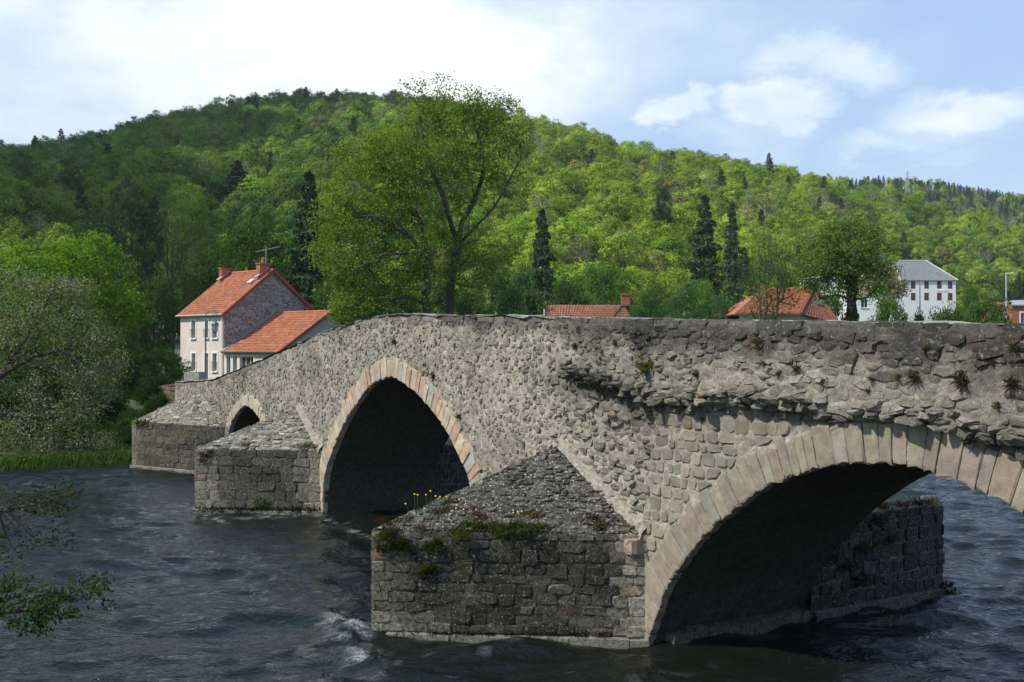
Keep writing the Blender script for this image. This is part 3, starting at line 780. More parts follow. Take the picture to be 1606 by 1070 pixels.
# ------------------------------------------------------------------ terrain
BK = Vector((-19.5, 43.0)); TD = Vector((.862, .507)); MD = Vector((-.507, .862))
RA = np.array([(-900, 330), (-300, 300), (0, 262), (60, 254), (150, 234), (240, 207), (310, 194), (400, 178), (450, 172), (550, 168), (640, 171), (700, 180), (820, 205), (900, 225), (960, 246), (1040, 262), (1110, 275), (1200, 284), (1260, 296), (1330, 312), (1420, 322), (1500, 345), (1606, 378), (1900, 440), (2400, 470)])
RB = np.array([(600, 420), (1100, 320), (1230, 300), (1300, 297), (1400, 296), (1500, 305), (1606, 322), (1900, 350), (2600, 400)])
def terrain(X, Y):
    X = np.asarray(X, float); Y = np.asarray(Y, float)
    q = (X - BK.x) * MD.x + (Y - BK.y) * MD.y; t = (X - BK.x) * TD.x + (Y - BK.y) * TD.y
    q = q + .5 * vnoise(t * .15, 2.) * sst(np.abs(t), 6, 20) + .25 * vnoise(t * .7, 7.) + np.where(t > -4, 0, 0)
    far = -1.3 + 1.55 * sst(q, -1.5, 1.0) + 2.0 * sst(q, 1.0, 7.0) + .4 * sst(q, 7, 30) + .18 * fbm(X * .2, Y * .2, 0, 3) * sst(q, 0, 4)
    near = 4.7 * (1 - sst(q, -47, -42.6))
    z = far + near
    px = 803 + F * X / np.maximum(Y, 60)
    Rr = np.interp(px, [-900, 0, 600, 1100, 1606, 2400], [430, 430, 440, 430, 430, 440]); Bd = np.interp(px, [-900, 0, 300, 700, 1000, 1300, 1370, 1606, 2400], [70, 85, 118, 125, 130, 190, 298, 305, 310])
    zr = EYE + (HOR - np.interp(px, RA[:, 0], RA[:, 1])) / F * Rr
    tt = (Y - Bd) / (Rr - Bd); g = np.where(tt < 1, np.clip(tt, 0, 1) ** .92, 1 - .25 * np.clip(tt - 1, 0, 2))
    za = (zr - 3) * g * sst(tt, -.02, .12)
    zrb = EYE + (HOR - np.interp(px, RB[:, 0], RB[:, 1])) / F * 760; tb = np.clip((Y - 430) / 330, 0, 1)
    zb = (zrb - 3) * sst(tb, 0, 1) ; zb = np.where(Y > 430, zb, 0)
    z = z + np.maximum(za, zb) + 3.0 * fbm(X * .02, Y * .02, 3, 3) * sst(tt, .05, .3)
    return z
def tz(x, y): return float(terrain(np.array([x]), np.array([y]))[0])
def grow(a, b, step0, f):
    o = [a]; s = step0
    while o[-1] < b: o.append(o[-1] + s); s *= f
    return o
gx = np.array(sorted(set([-v for v in grow(70, 900, 3, 1.12)] + list(np.arange(-70, 70.1, 1.25)) + grow(70, 900, 3, 1.12))))
gy = np.array([-v for v in grow(60, 500, 10, 1.3)][::-1] + list(np.arange(-55, 25, 4.)) + list(np.arange(25, 130, 1.25)) + grow(130, 1300, 4, 1.035))
GX, GY = np.meshgrid(gx, gy, indexing='ij'); GZ = terrain(GX, GY)
def gmesh(name, GX, GY, GZ, mat, **kw):
    a, b = GX.shape; i, j = np.meshgrid(np.arange(a - 1), np.arange(b - 1), indexing='ij'); k = (i * b + j).ravel()
    return obj(name, np.stack([GX, GY, GZ], -1).reshape(-1, 3), np.stack([k, k + b, k + b + 1, k + 1], 1), mat, smooth=True, centre=False, **kw)
m, add, link, out = mat_base('grassy ground')
g = add('ShaderNodeNewGeometry'); b = add('ShaderNodeBsdfPrincipled', i_Roughness=.95)
n1 = nz(add, link, .6, 6, .65, g.outputs['Position']); c = ramp(add, link, n1, [(.35, (.035, .055, .015)), (.55, (.06, .10, .022)), (.72, (.09, .12, .04))])
sp = add('ShaderNodeSeparateXYZ'); link(g.outputs['Position'], sp.inputs[0])
k = math_node(add, link, 'MULTIPLY_ADD', sp.outputs[2], -3.0, 1.3, clamp=True); c = mixc(add, link, k, c, (.05, .042, .028))
link(c, b.inputs[0]); bp = add('ShaderNodeBump', i_Strength=.8, i_Distance=.15); link(nz(add, link, 9, 5, .7, g.outputs['Position']), bp.inputs['Height']); link(bp.outputs[0], b.inputs['Normal']); link(b.outputs[0], out.inputs[0])
gmesh('ground', GX, GY, GZ, m, kind='structure', label='grassy river banks rising to the wooded hills')

# ------------------------------------------------------------------ river
wx = np.array(sorted(set(np.round(np.r_[np.arange(-48, -20, .3), np.arange(-20, 12, .1), np.arange(12, 40, .2), np.arange(40, 150, 2.), np.arange(-140, -48, 2.)], 3).tolist())))
wy = [-140.]
while wy[-1] < 140:
    y = wy[-1]; wy.append(y + (3. if y < 8 else max(.05, .0032 * y) if y < 80 else 2.0))
wy = np.array(wy)
WX, WY = np.meshgrid(wx, wy, indexing='ij')
sx_ = (WX - P1.x) * U.x + (WY - P1.y) * U.y; nx_ = (WX - P1.x) * N.x + (WY - P1.y) * N.y
wz = np.zeros_like(WX); r2 = np.random.default_rng(3)
qx = WX + .35 * fbm(WX * .6, WY * .6, 1, 2); qy = WY + .35 * fbm(WX * .6, WY * .6, 9, 2)
for i in range(34):
    lam = .42 * 1.055 ** i * r2.uniform(.9, 1.1); th = math.radians(-80 + r2.normal(0, 27)); kx, ky = math.cos(th) * 2 * math.pi / lam, math.sin(th) * 2 * math.pi / lam
    ph = r2.uniform(0, 6.28); am = .0125 * lam ** .8
    wz += am * (1 - np.abs(np.sin(.5 * (kx * qx + ky * qy + ph))) * 2 + .3)
wz *= .95 + .35 * fbm(WX * .15, WY * .3, 4, 2)
calm = np.clip(1 - .55 * np.exp(-(((sx_ - 20) / 12) ** 2 + ((nx_ - 3) / 3.5) ** 2)), .3, 1)
wz *= calm
foam = np.zeros_like(WX)
for (s_, n_, amp, rs, rn) in ((2.9, 4.2, .20, .6, .55), (1.5, 4.5, .10, .9, .45), (3.9, 4.0, .09, .7, .45)):
    e = np.exp(-(((sx_ - s_) / rs) ** 2 + ((nx_ - n_) / rn) ** 2)); wz += amp * e * (.35 + .9 * np.abs(fbm(WX * 3.5, WY * 3.5, 2, 4)) * 1.6)
    foam += e ** 1.6 * .62 * sst(fbm(WX * 4.5, WY * 4.5, 5, 4) + .3 * e, .2, .62)
for (s_, n_, rs, rn, k) in ((17.6, 3.05, 1.1, .22, 1.2), (16.4, 1.3, .25, 1.2, .5), (8, .25, 3., .12, .8), (14, .2, 1.8, .12, .7)):
    e = np.exp(-(((sx_ - s_) / rs) ** 2 + ((nx_ - n_) / rn) ** 2)); foam += k * e * sst(fbm(WX * 6, WY * 6, 1, 3), -.1, .35)
foam += .16 * sst(fbm(WX * 2.2, WY * 3.3, 7, 4), .42, .6) * np.exp(-((sx_ - 4) / 7) ** 2 - ((nx_ - 4) / 4) ** 2)
m, add, link, out = mat_base('river water')
g = add('ShaderNodeNewGeometry'); P = g.outputs['Position']
b = add('ShaderNodeBsdfPrincipled', i_Roughness=.06, i_IOR=1.333); b.inputs['Specular IOR Level'].default_value = .5
fo = add('ShaderNodeAttribute', attribute_name='foam')
mp = add('ShaderNodeMapping'); mp.inputs['Scale'].default_value = (1.0, 1.7, 1.0); mp.inputs['Rotation'].default_value = (0, 0, R(-12)); link(P, mp.inputs[0])
c = mixc(add, link, nz(add, link, .35, 3, .5, P), (.005, .008, .007), (.010, .011, .008))
fn = ramp(add, link, nz(add, link, 18, 4, .7, P), [(.35, .0), (.62, 1.)]); fk = math_node(add, link, 'MULTIPLY', fo.outputs['Fac'], fn, clamp=True)
c = mixc(add, link, fk, c, (.62, .66, .68)); link(c, b.inputs[0])
rr_ = math_node(add, link, 'MULTIPLY_ADD', fk, .6, .06); link(rr_, b.inputs['Roughness'])
h1 = nz(add, link, 2.3, 4, .62, mp.outputs[0], .6); h2 = nz(add, link, 8, 3, .5, mp.outputs[0], .3)
hh = math_node(add, link, 'MULTIPLY_ADD', h2, .3, h1)
bp = add('ShaderNodeBump', i_Strength=.6, i_Distance=.12); link(hh, bp.inputs['Height']); link(bp.outputs[0], b.inputs['Normal']); link(b.outputs[0], out.inputs[0])
gmesh('river_water', WX, WY, wz, m, kind='structure', label='dark rippled river with small white water at the cutwaters', fattr={'foam': np.clip(foam, 0, 1).ravel()})

# ------------------------------------------------------------------ plants
def frames(n, rng, bias=None, k=.0):
    """n random orthonormal pairs"""
    a = rng.normal(size=(n, 3))
    if bias is not None: a = a + bias * k
    a /= np.linalg.norm(a, axis=1)[:, None] + 1e-9
    b = rng.normal(size=(n, 3)); b -= a * (a * b).sum(1)[:, None]; b /= np.linalg.norm(b, axis=1)[:, None] + 1e-9
    return a, b, np.cross(a, b)
def leaves(P, L, rng, bias=None, k=0., wid=.6, vary=.3, droop=None):
    """one diamond leaf for each point; normals biased"""
    n = len(P); nn, a, b = frames(n, rng, bias, k)
    if droop is not None: a = a + np.array([0, 0, -droop]); a /= np.linalg.norm(a, axis=1)[:, None]
    s = (L * rng.uniform(1 - vary, 1 + vary, n))[:, None]
    V = np.stack([P - a * s * .5, P + b * s * wid * .5, P + a * s * .5, P - b * s * wid * .5], 1).reshape(-1, 3)
    return V, np.arange(4 * n).reshape(-1, 4)
def skeleton(trunks, attr, rng, r_tip=.012, wob=.12, seg=.7, maxr=9, pathk=.25):
    """trunks: polylines (list of arrays) already joined to each other by first point; attractors get connected one after the other"""
    pos = []; par = []; plen = []
    for tr in trunks:
        tr = np.array(tr, float)
        if pos:
            d = np.linalg.norm(np.array(pos) - tr[0], axis=1); last = int(d.argmin()) if d.min() < .6 else -1
        else: last = -1
        for i, p in enumerate(tr):
            if i == 0 and last >= 0: continue
            k = len(pos); L = plen[last] + np.linalg.norm(p - pos[last]) if last >= 0 else 0
            pos.append(p); par.append(last); plen.append(L); last = k
    ntr = len(pos); attr = np.array(attr); d0 = np.linalg.norm(attr[:, None] - np.array(pos)[None], axis=2).min(1); tips = []
    cap = len(pos) + len(attr) * 12; PA = np.zeros((cap, 3)); PA[:len(pos)] = pos; PL = np.zeros(cap); PL[:len(pos)] = plen; n = len(pos); par = par + [0] * (cap - n)
    for ai in np.argsort(d0):
        a = attr[ai]; d = np.linalg.norm(PA[:n] - a, axis=1); cost = d + pathk * PL[:n] + np.where(PA[:n, 2] > a[2] + .3, 2.0, 0) ; j = int(cost.argmin()); D = d[j]
        k = max(1, min(10, int(D / seg))); st = PA[j].copy(); last = j; side = rng.normal(size=3) * wob * D
        for q in range(1, k + 1):
            t = q / k; p = st + (a - st) * t + side * math.sin(math.pi * t) * .6 + np.array([0, 0, 1]) * math.sin(math.pi * t) * D * .06 + rng.normal(size=3) * wob * .12 * (q < k)
            PA[n] = p; PL[n] = PL[last] + np.linalg.norm(p - PA[last]); par[n] = last; last = n; n += 1
        tips.append(last)
    par = np.array(par[:n]); w = np.zeros(n)
    for t in tips: w[t] += 1
    for i in range(n - 1, -1, -1):
        if par[i] >= 0: w[par[i]] += w[i]
    rad = r_tip * np.maximum(w, .5) ** .5
    return PA[:n], par, rad
def tubes(pos, par, rad, k=5, rmin=0.):
    idx = np.array([i for i in range(len(par)) if par[i] >= 0 and rad[i] >= rmin])
    if not len(idx): return np.zeros((0, 3)), np.zeros((0, 4), int)
    A = pos[par[idx]]; B = pos[idx]; ra = np.minimum(rad[par[idx]], rad[idx] * 1.35); rb = rad[idx]
    d = B - A; d /= np.linalg.norm(d, axis=1)[:, None] + 1e-9
    x = np.cross(d, np.where(np.abs(d[:, 2:3]) < .9, [[0, 0, 1.]], [[1., 0, 0]])); x /= np.linalg.norm(x, axis=1)[:, None]; y = np.cross(d, x)
    ang = np.arange(k) * 2 * math.pi / k; ca, sa = np.cos(ang), np.sin(ang)
    ring = x[:, None] * ca[None, :, None] + y[:, None] * sa[None, :, None]
    V = np.concatenate([A[:, None] + ring * ra[:, None, None], B[:, None] + ring * rb[:, None, None]], 1).reshape(-1, 3)
    m = len(idx); base = (np.arange(m) * 2 * k)[:, None]; j = np.arange(k)[None]
    Fq = np.stack([base + j, base + (j + 1) % k, base + k + (j + 1) % k, base + k + j], -1).reshape(-1, 4)
    return V, Fq
def tree_meshes(name, trunks, attr, rng, leaf=.16, per=60, rc=.55, r_tip=.012, mat=None, bark=None, wob=.12, seg=.7, wid=.6, up=.5, rmin=0., flower=0., sub=1, pathk=.25, droop=None, rnd_=0.):
    pos, par, rad = skeleton(trunks, attr, rng, r_tip, wob, seg, pathk=pathk)
    tv, tf = tubes(pos, par, rad, 6, rmin)
    A = np.asarray(attr); n = len(A) * per
    C = np.repeat(A, per, 0); off = rng.normal(size=(n, 3)) * [rc * .6, rc * .6, rc * .42]
    outw = A - A.mean(0); outw /= np.linalg.norm(outw, axis=1)[:, None] + 1e-9; bias = np.repeat(outw, per, 0) * (.5 + rnd_) + [0, 0, up] + off / rc * (1 + rnd_)
    V, Fq = leaves(C + off, leaf, rng, bias, .8 + rnd_, wid, droop=droop)
    cl = np.repeat(rng.uniform(0, 1, len(A)), per); v = np.clip(.55 * cl + .45 * rng.uniform(0, 1, n), 0, 1)
    fa = {'v': np.repeat(v, 4)}
    if flower > 0:
        f = (np.repeat(rng.uniform(0, 1, len(A)) < flower, per) & (rng.uniform(0, 1, n) < .75)).astype(float); fa['fl'] = np.repeat(f, 4)
    crown = mk_mesh(name + '_crown', V, Fq, mat or M_LEAF, fattr=fa)
    trunk = mk_mesh(name + '_trunk', tv, tf, bark or M_BARK, smooth=True)
    return crown, trunk
def ellipsoid_pts(n, lobes, rng, shell=.55):
    """points in the outer part of a union of ellipsoids (c, r)"""
    out = []; vol = np.array([r[0] * r[1] * r[2] for _, r in lobes]) ** .67; vol /= vol.sum()
    while len(out) < n:
        i = rng.choice(len(lobes), p=vol); c, r = lobes[i]; d = rng.normal(size=3); d /= np.linalg.norm(d); t = rng.uniform(shell ** 3, 1) ** (1 / 3)
        p = np.array(c) + d * np.array(r) * t; inside = 0
        for k, (c2, r2_) in enumerate(lobes):
            if k != i and (((p - c2) / r2_) ** 2).sum() < shell ** 2 * .8: inside = 1; break
        if not inside: out.append(p)
    return np.array(out)
def lobes_round(h, w, n, rng, base=.25):
    """crown of height h, width w; returns lobes"""
    L = [((0, 0, h * (base + (1 - base) * .5)), (w * .36, w * .36, h * (1 - base) * .42))]
    for i in range(n):
        a = i * 2.4 + rng.uniform(-.4, .4); t = (i + .5) / n; z = h * (base + .08 + (1 - base) * .78 * t); rr = w * .5 * math.sin(math.pi * min(.96, (.22 + .72 * t))) * .66
        r = w * rng.uniform(.15, .24); L.append(((math.cos(a) * rr, math.sin(a) * rr, z), (r, r, r * .8)))
    return [(np.array(c), np.array(r)) for c, r in L]
def conifer_meshes(name, h, w, rng, n=2600, leaf=.5, bark=None):
    t = rng.uniform(0, 1, n) ** .75; lev = np.floor(t * 22) / 22; z = h * (.10 + .9 * (1 - (1 - t))); z = h * (1 - (1 - lev) * .92)
    rmax = w * .5 * (1 - lev) ** .8 * (1 + .22 * np.sin(lev * 57)) + .12; a = rng.uniform(0, 6.283, n); nb = 9; a = np.round(a / (6.283 / nb) + lev * 13.7) * (6.283 / nb) + rng.normal(0, .16, n)
    r = rmax * rng.uniform(.15, 1, n) ** .6; bl = 1 + .25 * np.sin(np.round(a * 3) * 12.9 + lev * 40)
    r *= bl
    P = np.stack([np.cos(a) * r, np.sin(a) * r, z - r * .28 + rng.normal(0, .1, n)], 1); P[:, 2] = np.maximum(P[:, 2], .3)
    bias = np.stack([np.cos(a) * .3, np.sin(a) * .3, np.ones(n) * .9], 1)
    V, Fq = leaves(P, leaf, rng, bias, 1.3, .42)
    v = np.clip(rng.uniform(0, .7, n) + .3 * (r / rmax), 0, 1)
    crown = mk_mesh(name + '_crown', V, Fq, M_NEEDLE, fattr={'v': np.repeat(v, 4)})
    pos = np.array([[0, 0, 0], [0, 0, h * .5], [0, 0, h * .97]]); tv, tf = tubes(pos, np.array([-1, 0, 1]), np.array([w * .05, w * .035, .03]), 6)
    return crown, mk_mesh(name + '_trunk', tv, tf, bark or M_BARK, smooth=True)

def place(name, meshes, loc, label, cat, tint, rz=0., sc=(1, 1, 1), group=None):
    e = empty(name, loc, label, cat, group); e.rotation_euler = (0, 0, rz); e.scale = sc
    for nm, me in zip(('crown', 'trunk'), meshes):
        o = bpy.data.objects.new(nm, me); COL.objects.link(o); o.parent = e; o['tint'] = tuple(float(q) for q in tint)
    return e
def at(px, d, zoff=0.):
    x = (px - 803) / F * d; return (x, d, tz(x, d) - .1 + zoff)
def zpx(py, d): return EYE + (HOR - py) / F * d

r3 = np.random.default_rng(21)
# prototypes in unit sizes (height 1 scaled by placement): broadleaf h=10,w=9
def proto_broad(name, h, w, nl, na, per, leaf, rc, seed, base=.25, mat=None, bark=None, r_tip=.02, up=.5, shell=.6, rmin=0., flower=0., multi=1, wid=.6, droop=None, rnd_=.3):
    g = np.random.default_rng(seed); lob = lobes_round(h, w, nl, g, base); A = ellipsoid_pts(na, lob, g, shell)
    tr = []
    for k in range(multi):
        a = k * 2.4; dx = 0 if multi == 1 else .12 * w
        tr.append([(0, 0, 0), (dx * .4 * math.cos(a), dx * .4 * math.sin(a), h * base * .6), (dx * math.cos(a), dx * math.sin(a), h * (base + .15)), (dx * 1.3 * math.cos(a) + g.normal(0, .1), dx * 1.3 * math.sin(a), h * .62), (dx * 1.3 * math.cos(a), dx * 1.3 * math.sin(a), h * .8)])
    return tree_meshes(name, tr, A, g, leaf, per, rc, r_tip, mat, bark, seg=h * .08, up=up, rmin=rmin, flower=flower, wid=wid, droop=droop, rnd_=rnd_)
far_protos = [proto_broad('woodland_tree', 10, 9.5, 9, 120, 26, .46, .72, 31, .1, rmin=.05, rnd_=1.),
              proto_broad('woodland_tree', 11, 8.5, 8, 110, 26, .46, .72, 32, .1, rmin=.05, rnd_=1.),
              proto_broad('woodland_tree', 9, 10.5, 11, 130, 25, .46, .7, 33, .1, rmin=.05, rnd_=1.),
              proto_broad('woodland_tree', 12, 7.5, 7, 110, 25, .44, .7, 34, .1, rmin=.05, rnd_=1.),
              proto_broad('open_woodland_tree', 12, 6.5, 6, 70, 9, .42, .8, 35, .3, bark=M_BARKP, r_tip=.035)]
far_conifers = [conifer_meshes('conifer', 14, 7.5, np.random.default_rng(41), 2200, .5), conifer_meshes('conifer', 13, 6.5, np.random.default_rng(42), 2000, .48)]
PROTO = far_protos + far_conifers

# ------------------------------------------------------------------ hillside wood
def wood_points():
    g = np.random.default_rng(5); P = []
    Y = 100.
    while Y < 900:
        step = np.interp(Y, [100, 300, 450, 600, 900], [5.6, 6.0, 6.6, 6.6, 7])
        half = .8 * Y + 40
        xs_ = np.arange(-half, half, step) + g.uniform(0, step)
        for x in xs_: P.append((x + g.normal(0, step * .3), Y + g.normal(0, step * .35)))
        Y += step * .9
    P = np.array(P); px = 803 + F * P[:, 0] / P[:, 1]
    Bd = np.interp(px, [-900, 0, 300, 700, 1000, 1300, 1606, 2400], [74, 92, 122, 128, 138, 190, 190, 210])
    Rr = 455
    k = (P[:, 1] > Bd) & ((P[:, 1] < Rr) | (px > 1020) & (P[:, 1] > 600) & (P[:, 1] < 775))
    # clearings: around the far white house
    k &= ~((P[:, 1] > 185) & (P[:, 1] < 318) & (px > 1390) & (px < 1512) )
    k &= ~((P[:, 1] < 235) & (px > 1255) & (px < 1425))
    return P[k], px[k]
WP, WPX = wood_points(); n = len(WP); g = np.random.default_rng(8)
WPZ = terrain(WP[:, 0], WP[:, 1]) - .3
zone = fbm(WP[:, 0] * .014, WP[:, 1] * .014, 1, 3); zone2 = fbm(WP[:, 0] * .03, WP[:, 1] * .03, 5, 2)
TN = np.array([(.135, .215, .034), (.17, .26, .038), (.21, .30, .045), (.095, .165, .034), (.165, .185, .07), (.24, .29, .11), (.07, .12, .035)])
right = sst(WPX, 520, 800)  # brighter tints to the right: lighter species, plus sun against cloud shade painted in
idx = np.zeros(n, int); tint = np.zeros((n, 3)); scl = np.zeros(n)
for i in range(n):
    u_ = g.random() + .35 * zone[i]; far = WP[i, 1] > 500
    if far and g.random() < .8: idx[i] = 5 + g.integers(2); tint[i] = (.034, .058, .03); scl[i] = g.uniform(.6, .85); continue
    pc = .035 + .05 * (zone2[i] > .35)
    if g.random() < pc * (.25 if WP[i, 1] > 390 else 1): idx[i] = 5 + g.integers(2); tint[i] = (.045, .072, .036); scl[i] = g.uniform(.7, 1.15); continue
    if g.random() < .07 + .25 * (zone2[i] < -.35) * (WP[i, 1] < 330): idx[i] = 4; tint[i] = TN[5] if g.random() < .6 else TN[4]; scl[i] = g.uniform(.7, 1.1); continue
    idx[i] = g.integers(4)
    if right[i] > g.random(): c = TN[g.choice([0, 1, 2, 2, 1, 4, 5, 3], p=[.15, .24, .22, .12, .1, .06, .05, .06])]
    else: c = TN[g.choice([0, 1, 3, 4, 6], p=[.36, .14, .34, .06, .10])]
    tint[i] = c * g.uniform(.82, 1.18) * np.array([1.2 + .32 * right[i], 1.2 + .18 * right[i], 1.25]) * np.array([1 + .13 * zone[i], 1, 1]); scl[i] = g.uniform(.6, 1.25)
scl *= np.interp(WP[:, 1], [100, 200, 380, 440], [.8, .9, .95, .75])
rot = g.uniform(0, 6.28, n)
# those in view and nearest are things of their own, the rest one wood
vis = np.where((WPX > -20) & (WPX < 1626) & (WP[:, 1] < 470))[0]
# how much of the tree its lower neighbours leave visible is similar everywhere: take the nearest
near_i = vis[np.argsort(WP[vis, 1])][:285]; solo_set = set(near_i.tolist())
WPB = lambda q: float(np.interp(q, [-900, 0, 300, 700, 1000, 1300, 1606, 2400], [74, 92, 122, 128, 138, 190, 190, 210]))
names = ['woodland_tree'] * 4 + ['pale_woodland_tree'] + ['spruce_tree'] * 2
labs = {0: 'spring green broad-leaved tree packed in the lower hillside wood behind the valley houses', 4: 'slender half-bare tree with pale stems in the lower hillside wood', 5: 'dark spruce standing among broad-leaved trees low on the hillside'}
for i in sorted(solo_set):
    k = int(idx[i]); kk = 0 if k < 4 else (4 if k == 4 else 5); s_ = float(scl[i])
    side = 'left' if WPX[i] < 640 else 'right'
    t_ = tint[i]; fam = 'dark spruce' if k > 4 else 'slender pale-stemmed tree' if k == 4 else 'brownish green tree' if t_[0] > t_[1] * .9 else 'bright yellow green tree' if t_[1] > .25 else 'spring green tree' if t_[1] > .19 else 'mid green tree' if t_[1] > .14 else 'dark green tree'
    marks = [(60, 'above the left frame corner of the maple'), (150, 'above the bright round maple'), (235, 'around the ragged dark pine'), (300, 'left above the cream house'), (370, 'above the left chimney of the cream house'), (440, 'above the roof aerial'), (510, 'around the drooping dark spruce'), (580, 'behind the left side of the spreading riverside tree'), (650, 'behind the spreading riverside tree'), (720, 'behind the leaning riverside trunk'), (790, 'behind the bare right limbs of the tallest tree'), (860, 'around the narrow spruce over the low red roof'), (940, 'above the long low red roof'), (1010, 'above the brick chimney of the low roof'), (1080, 'left above the willows'), (1150, 'around the tall spruce pair'), (1230, 'above the slender birch'), (1300, 'above the red hipped roof'), (1380, 'behind the ivy-clad tree'), (1460, 'left of the white house roof ridge'), (1540, 'right of the white house'), (9999, 'behind the modern lamp post')]
    mk_ = next(m_ for lim, m_ in marks if WPX[i] < lim); row_ = min(7, int((WP[i, 1] - WPB(WPX[i])) / 7)); size_ = 'small ' if s_ < .62 else 'large ' if s_ > .9 else ''; lab = size_ + fam + ', ' + ('lowest', 'second', 'third', 'fourth', 'fifth', 'sixth', 'seventh', 'eighth')[row_] + ' row, ' + mk_
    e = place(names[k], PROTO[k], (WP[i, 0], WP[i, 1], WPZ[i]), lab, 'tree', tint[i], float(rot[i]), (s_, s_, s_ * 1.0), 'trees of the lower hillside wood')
rest = np.array([i for i in range(n) if i not in solo_set])
me = bpy.data.meshes.new('hillside_wood'); me.vertices.add(len(rest)); me.vertices.foreach_set('co', np.column_stack([WP[rest], WPZ[rest]]).ravel())
def pattr(nm, ty, arr, key): a = me.attributes.new(nm, ty, 'POINT'); a.data.foreach_set(key, np.ascontiguousarray(arr).ravel())
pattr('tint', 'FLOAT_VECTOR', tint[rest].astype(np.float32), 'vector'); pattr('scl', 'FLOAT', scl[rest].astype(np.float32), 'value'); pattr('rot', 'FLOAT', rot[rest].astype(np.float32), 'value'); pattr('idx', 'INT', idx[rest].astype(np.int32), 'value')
wood = bpy.data.objects.new('hillside_wood', me); COL.objects.link(wood); props(wood, 'dense spring green wood covering the hills behind the village', 'wood', kind='stuff')
ng = bpy.data.node_groups.new('scatter', 'GeometryNodeTree'); ng.interface.new_socket('Geometry', in_out='INPUT', socket_type='NodeSocketGeometry'); ng.interface.new_socket('Geometry', in_out='OUTPUT', socket_type='NodeSocketGeometry')
add, link = NT(ng); gi = add('NodeGroupInput'); go = add('NodeGroupOutput'); jn = add('GeometryNodeJoinGeometry')
def named(nm, ty): a = add('GeometryNodeInputNamedAttribute', data_type=ty); a.inputs[0].default_value = nm; return a.outputs[0]
for k, pm in enumerate(PROTO):
    js = add('GeometryNodeJoinGeometry')
    for q, mm in enumerate(pm):
        po = bpy.data.objects.new('wood_part', mm); oi = add('GeometryNodeObjectInfo'); oi.inputs[0].default_value = po; link(oi.outputs['Geometry'], js.inputs[0])
    ip = add('GeometryNodeInstanceOnPoints'); link(gi.outputs[0], ip.inputs['Points']); link(js.outputs[0], ip.inputs['Instance'])
    cp = add('FunctionNodeCompare', data_type='INT', operation='EQUAL'); link(named('idx', 'INT'), cp.inputs[2]); cp.inputs[3].default_value = k; link(cp.outputs[0], ip.inputs['Selection'])
    cr = add('ShaderNodeCombineXYZ'); link(named('rot', 'FLOAT'), cr.inputs[2]); link(cr.outputs[0], ip.inputs['Rotation'])
    link(named('scl', 'FLOAT'), ip.inputs['Scale']); link(ip.outputs[0], jn.inputs[0])
link(jn.outputs[0], go.inputs[0]); md = wood.modifiers.new('scatter', 'NODES'); md.node_group = ng
#@@PART2
# ------------------------------------------------------------------ nearer trees and shrubs
K = lambda s: np.random.default_rng(s)
NP = {
 'round': (proto_broad('broadleaf', 10, 9, 12, 330, 48, .22, .55, 51, .15, r_tip=.014, rmin=.02), 10.6, 9.6),
 'round2': (proto_broad('broadleaf', 10, 8, 10, 300, 48, .22, .58, 52, .1, r_tip=.014, rmin=.02), 10.6, 8.8),
 'willow': (proto_broad('willow', 9, 8, 11, 330, 46, .30, .62, 53, .0, r_tip=.012, rmin=.015, multi=4, wid=.22, up=.1, droop=.0), 9.6, 8.8),
 'open': (proto_broad('open', 11, 7, 9, 230, 12, .20, .55, 54, .25, r_tip=.017, multi=2, shell=.3), 11.4, 7.8),
 'shrub': (proto_broad('shrub', 5, 6, 10, 260, 44, .20, .42, 55, .0, r_tip=.010, rmin=.015, multi=3), 5.3, 6.6),
 'conifer': (conifer_meshes('conifer', 14, 5.5, K(56), 9000, .42), 14, 5.2),
 'pine': (proto_broad('pine', 12, 8, 12, 240, 50, .30, .55, 57, .25, mat=M_NEEDLE, r_tip=.02, rmin=.02, wid=.25, up=.2), 12.4, 8.6),
}
def tree_at(kind, px, top, wpx, d, label, cat, tint, rz=0., group=None, base=None, name=None, sink=0.):
    ms, ph, pw = NP[kind]; x = (px - 803) / F * d; b = tz(x, d) - .15 - sink if base is None else base
    h = zpx(top, d) - b; w = wpx / F * d
    nm = name or {'conifer': 'spruce_tree', 'pine': 'pine_tree', 'willow': 'willow_shrub', 'shrub': 'shrub', 'open': 'slender_tree'}.get(kind, 'broadleaf_tree')
    return place(nm, ms, (x, d, b), label, cat, tint, rz, (w / pw, w / pw, h / ph), group)
G1, G2, G3, G4, G5 = (.11, .20, .028), (.075, .145, .03), (.05, .10, .03), (.13, .235, .03), (.085, .13, .045)
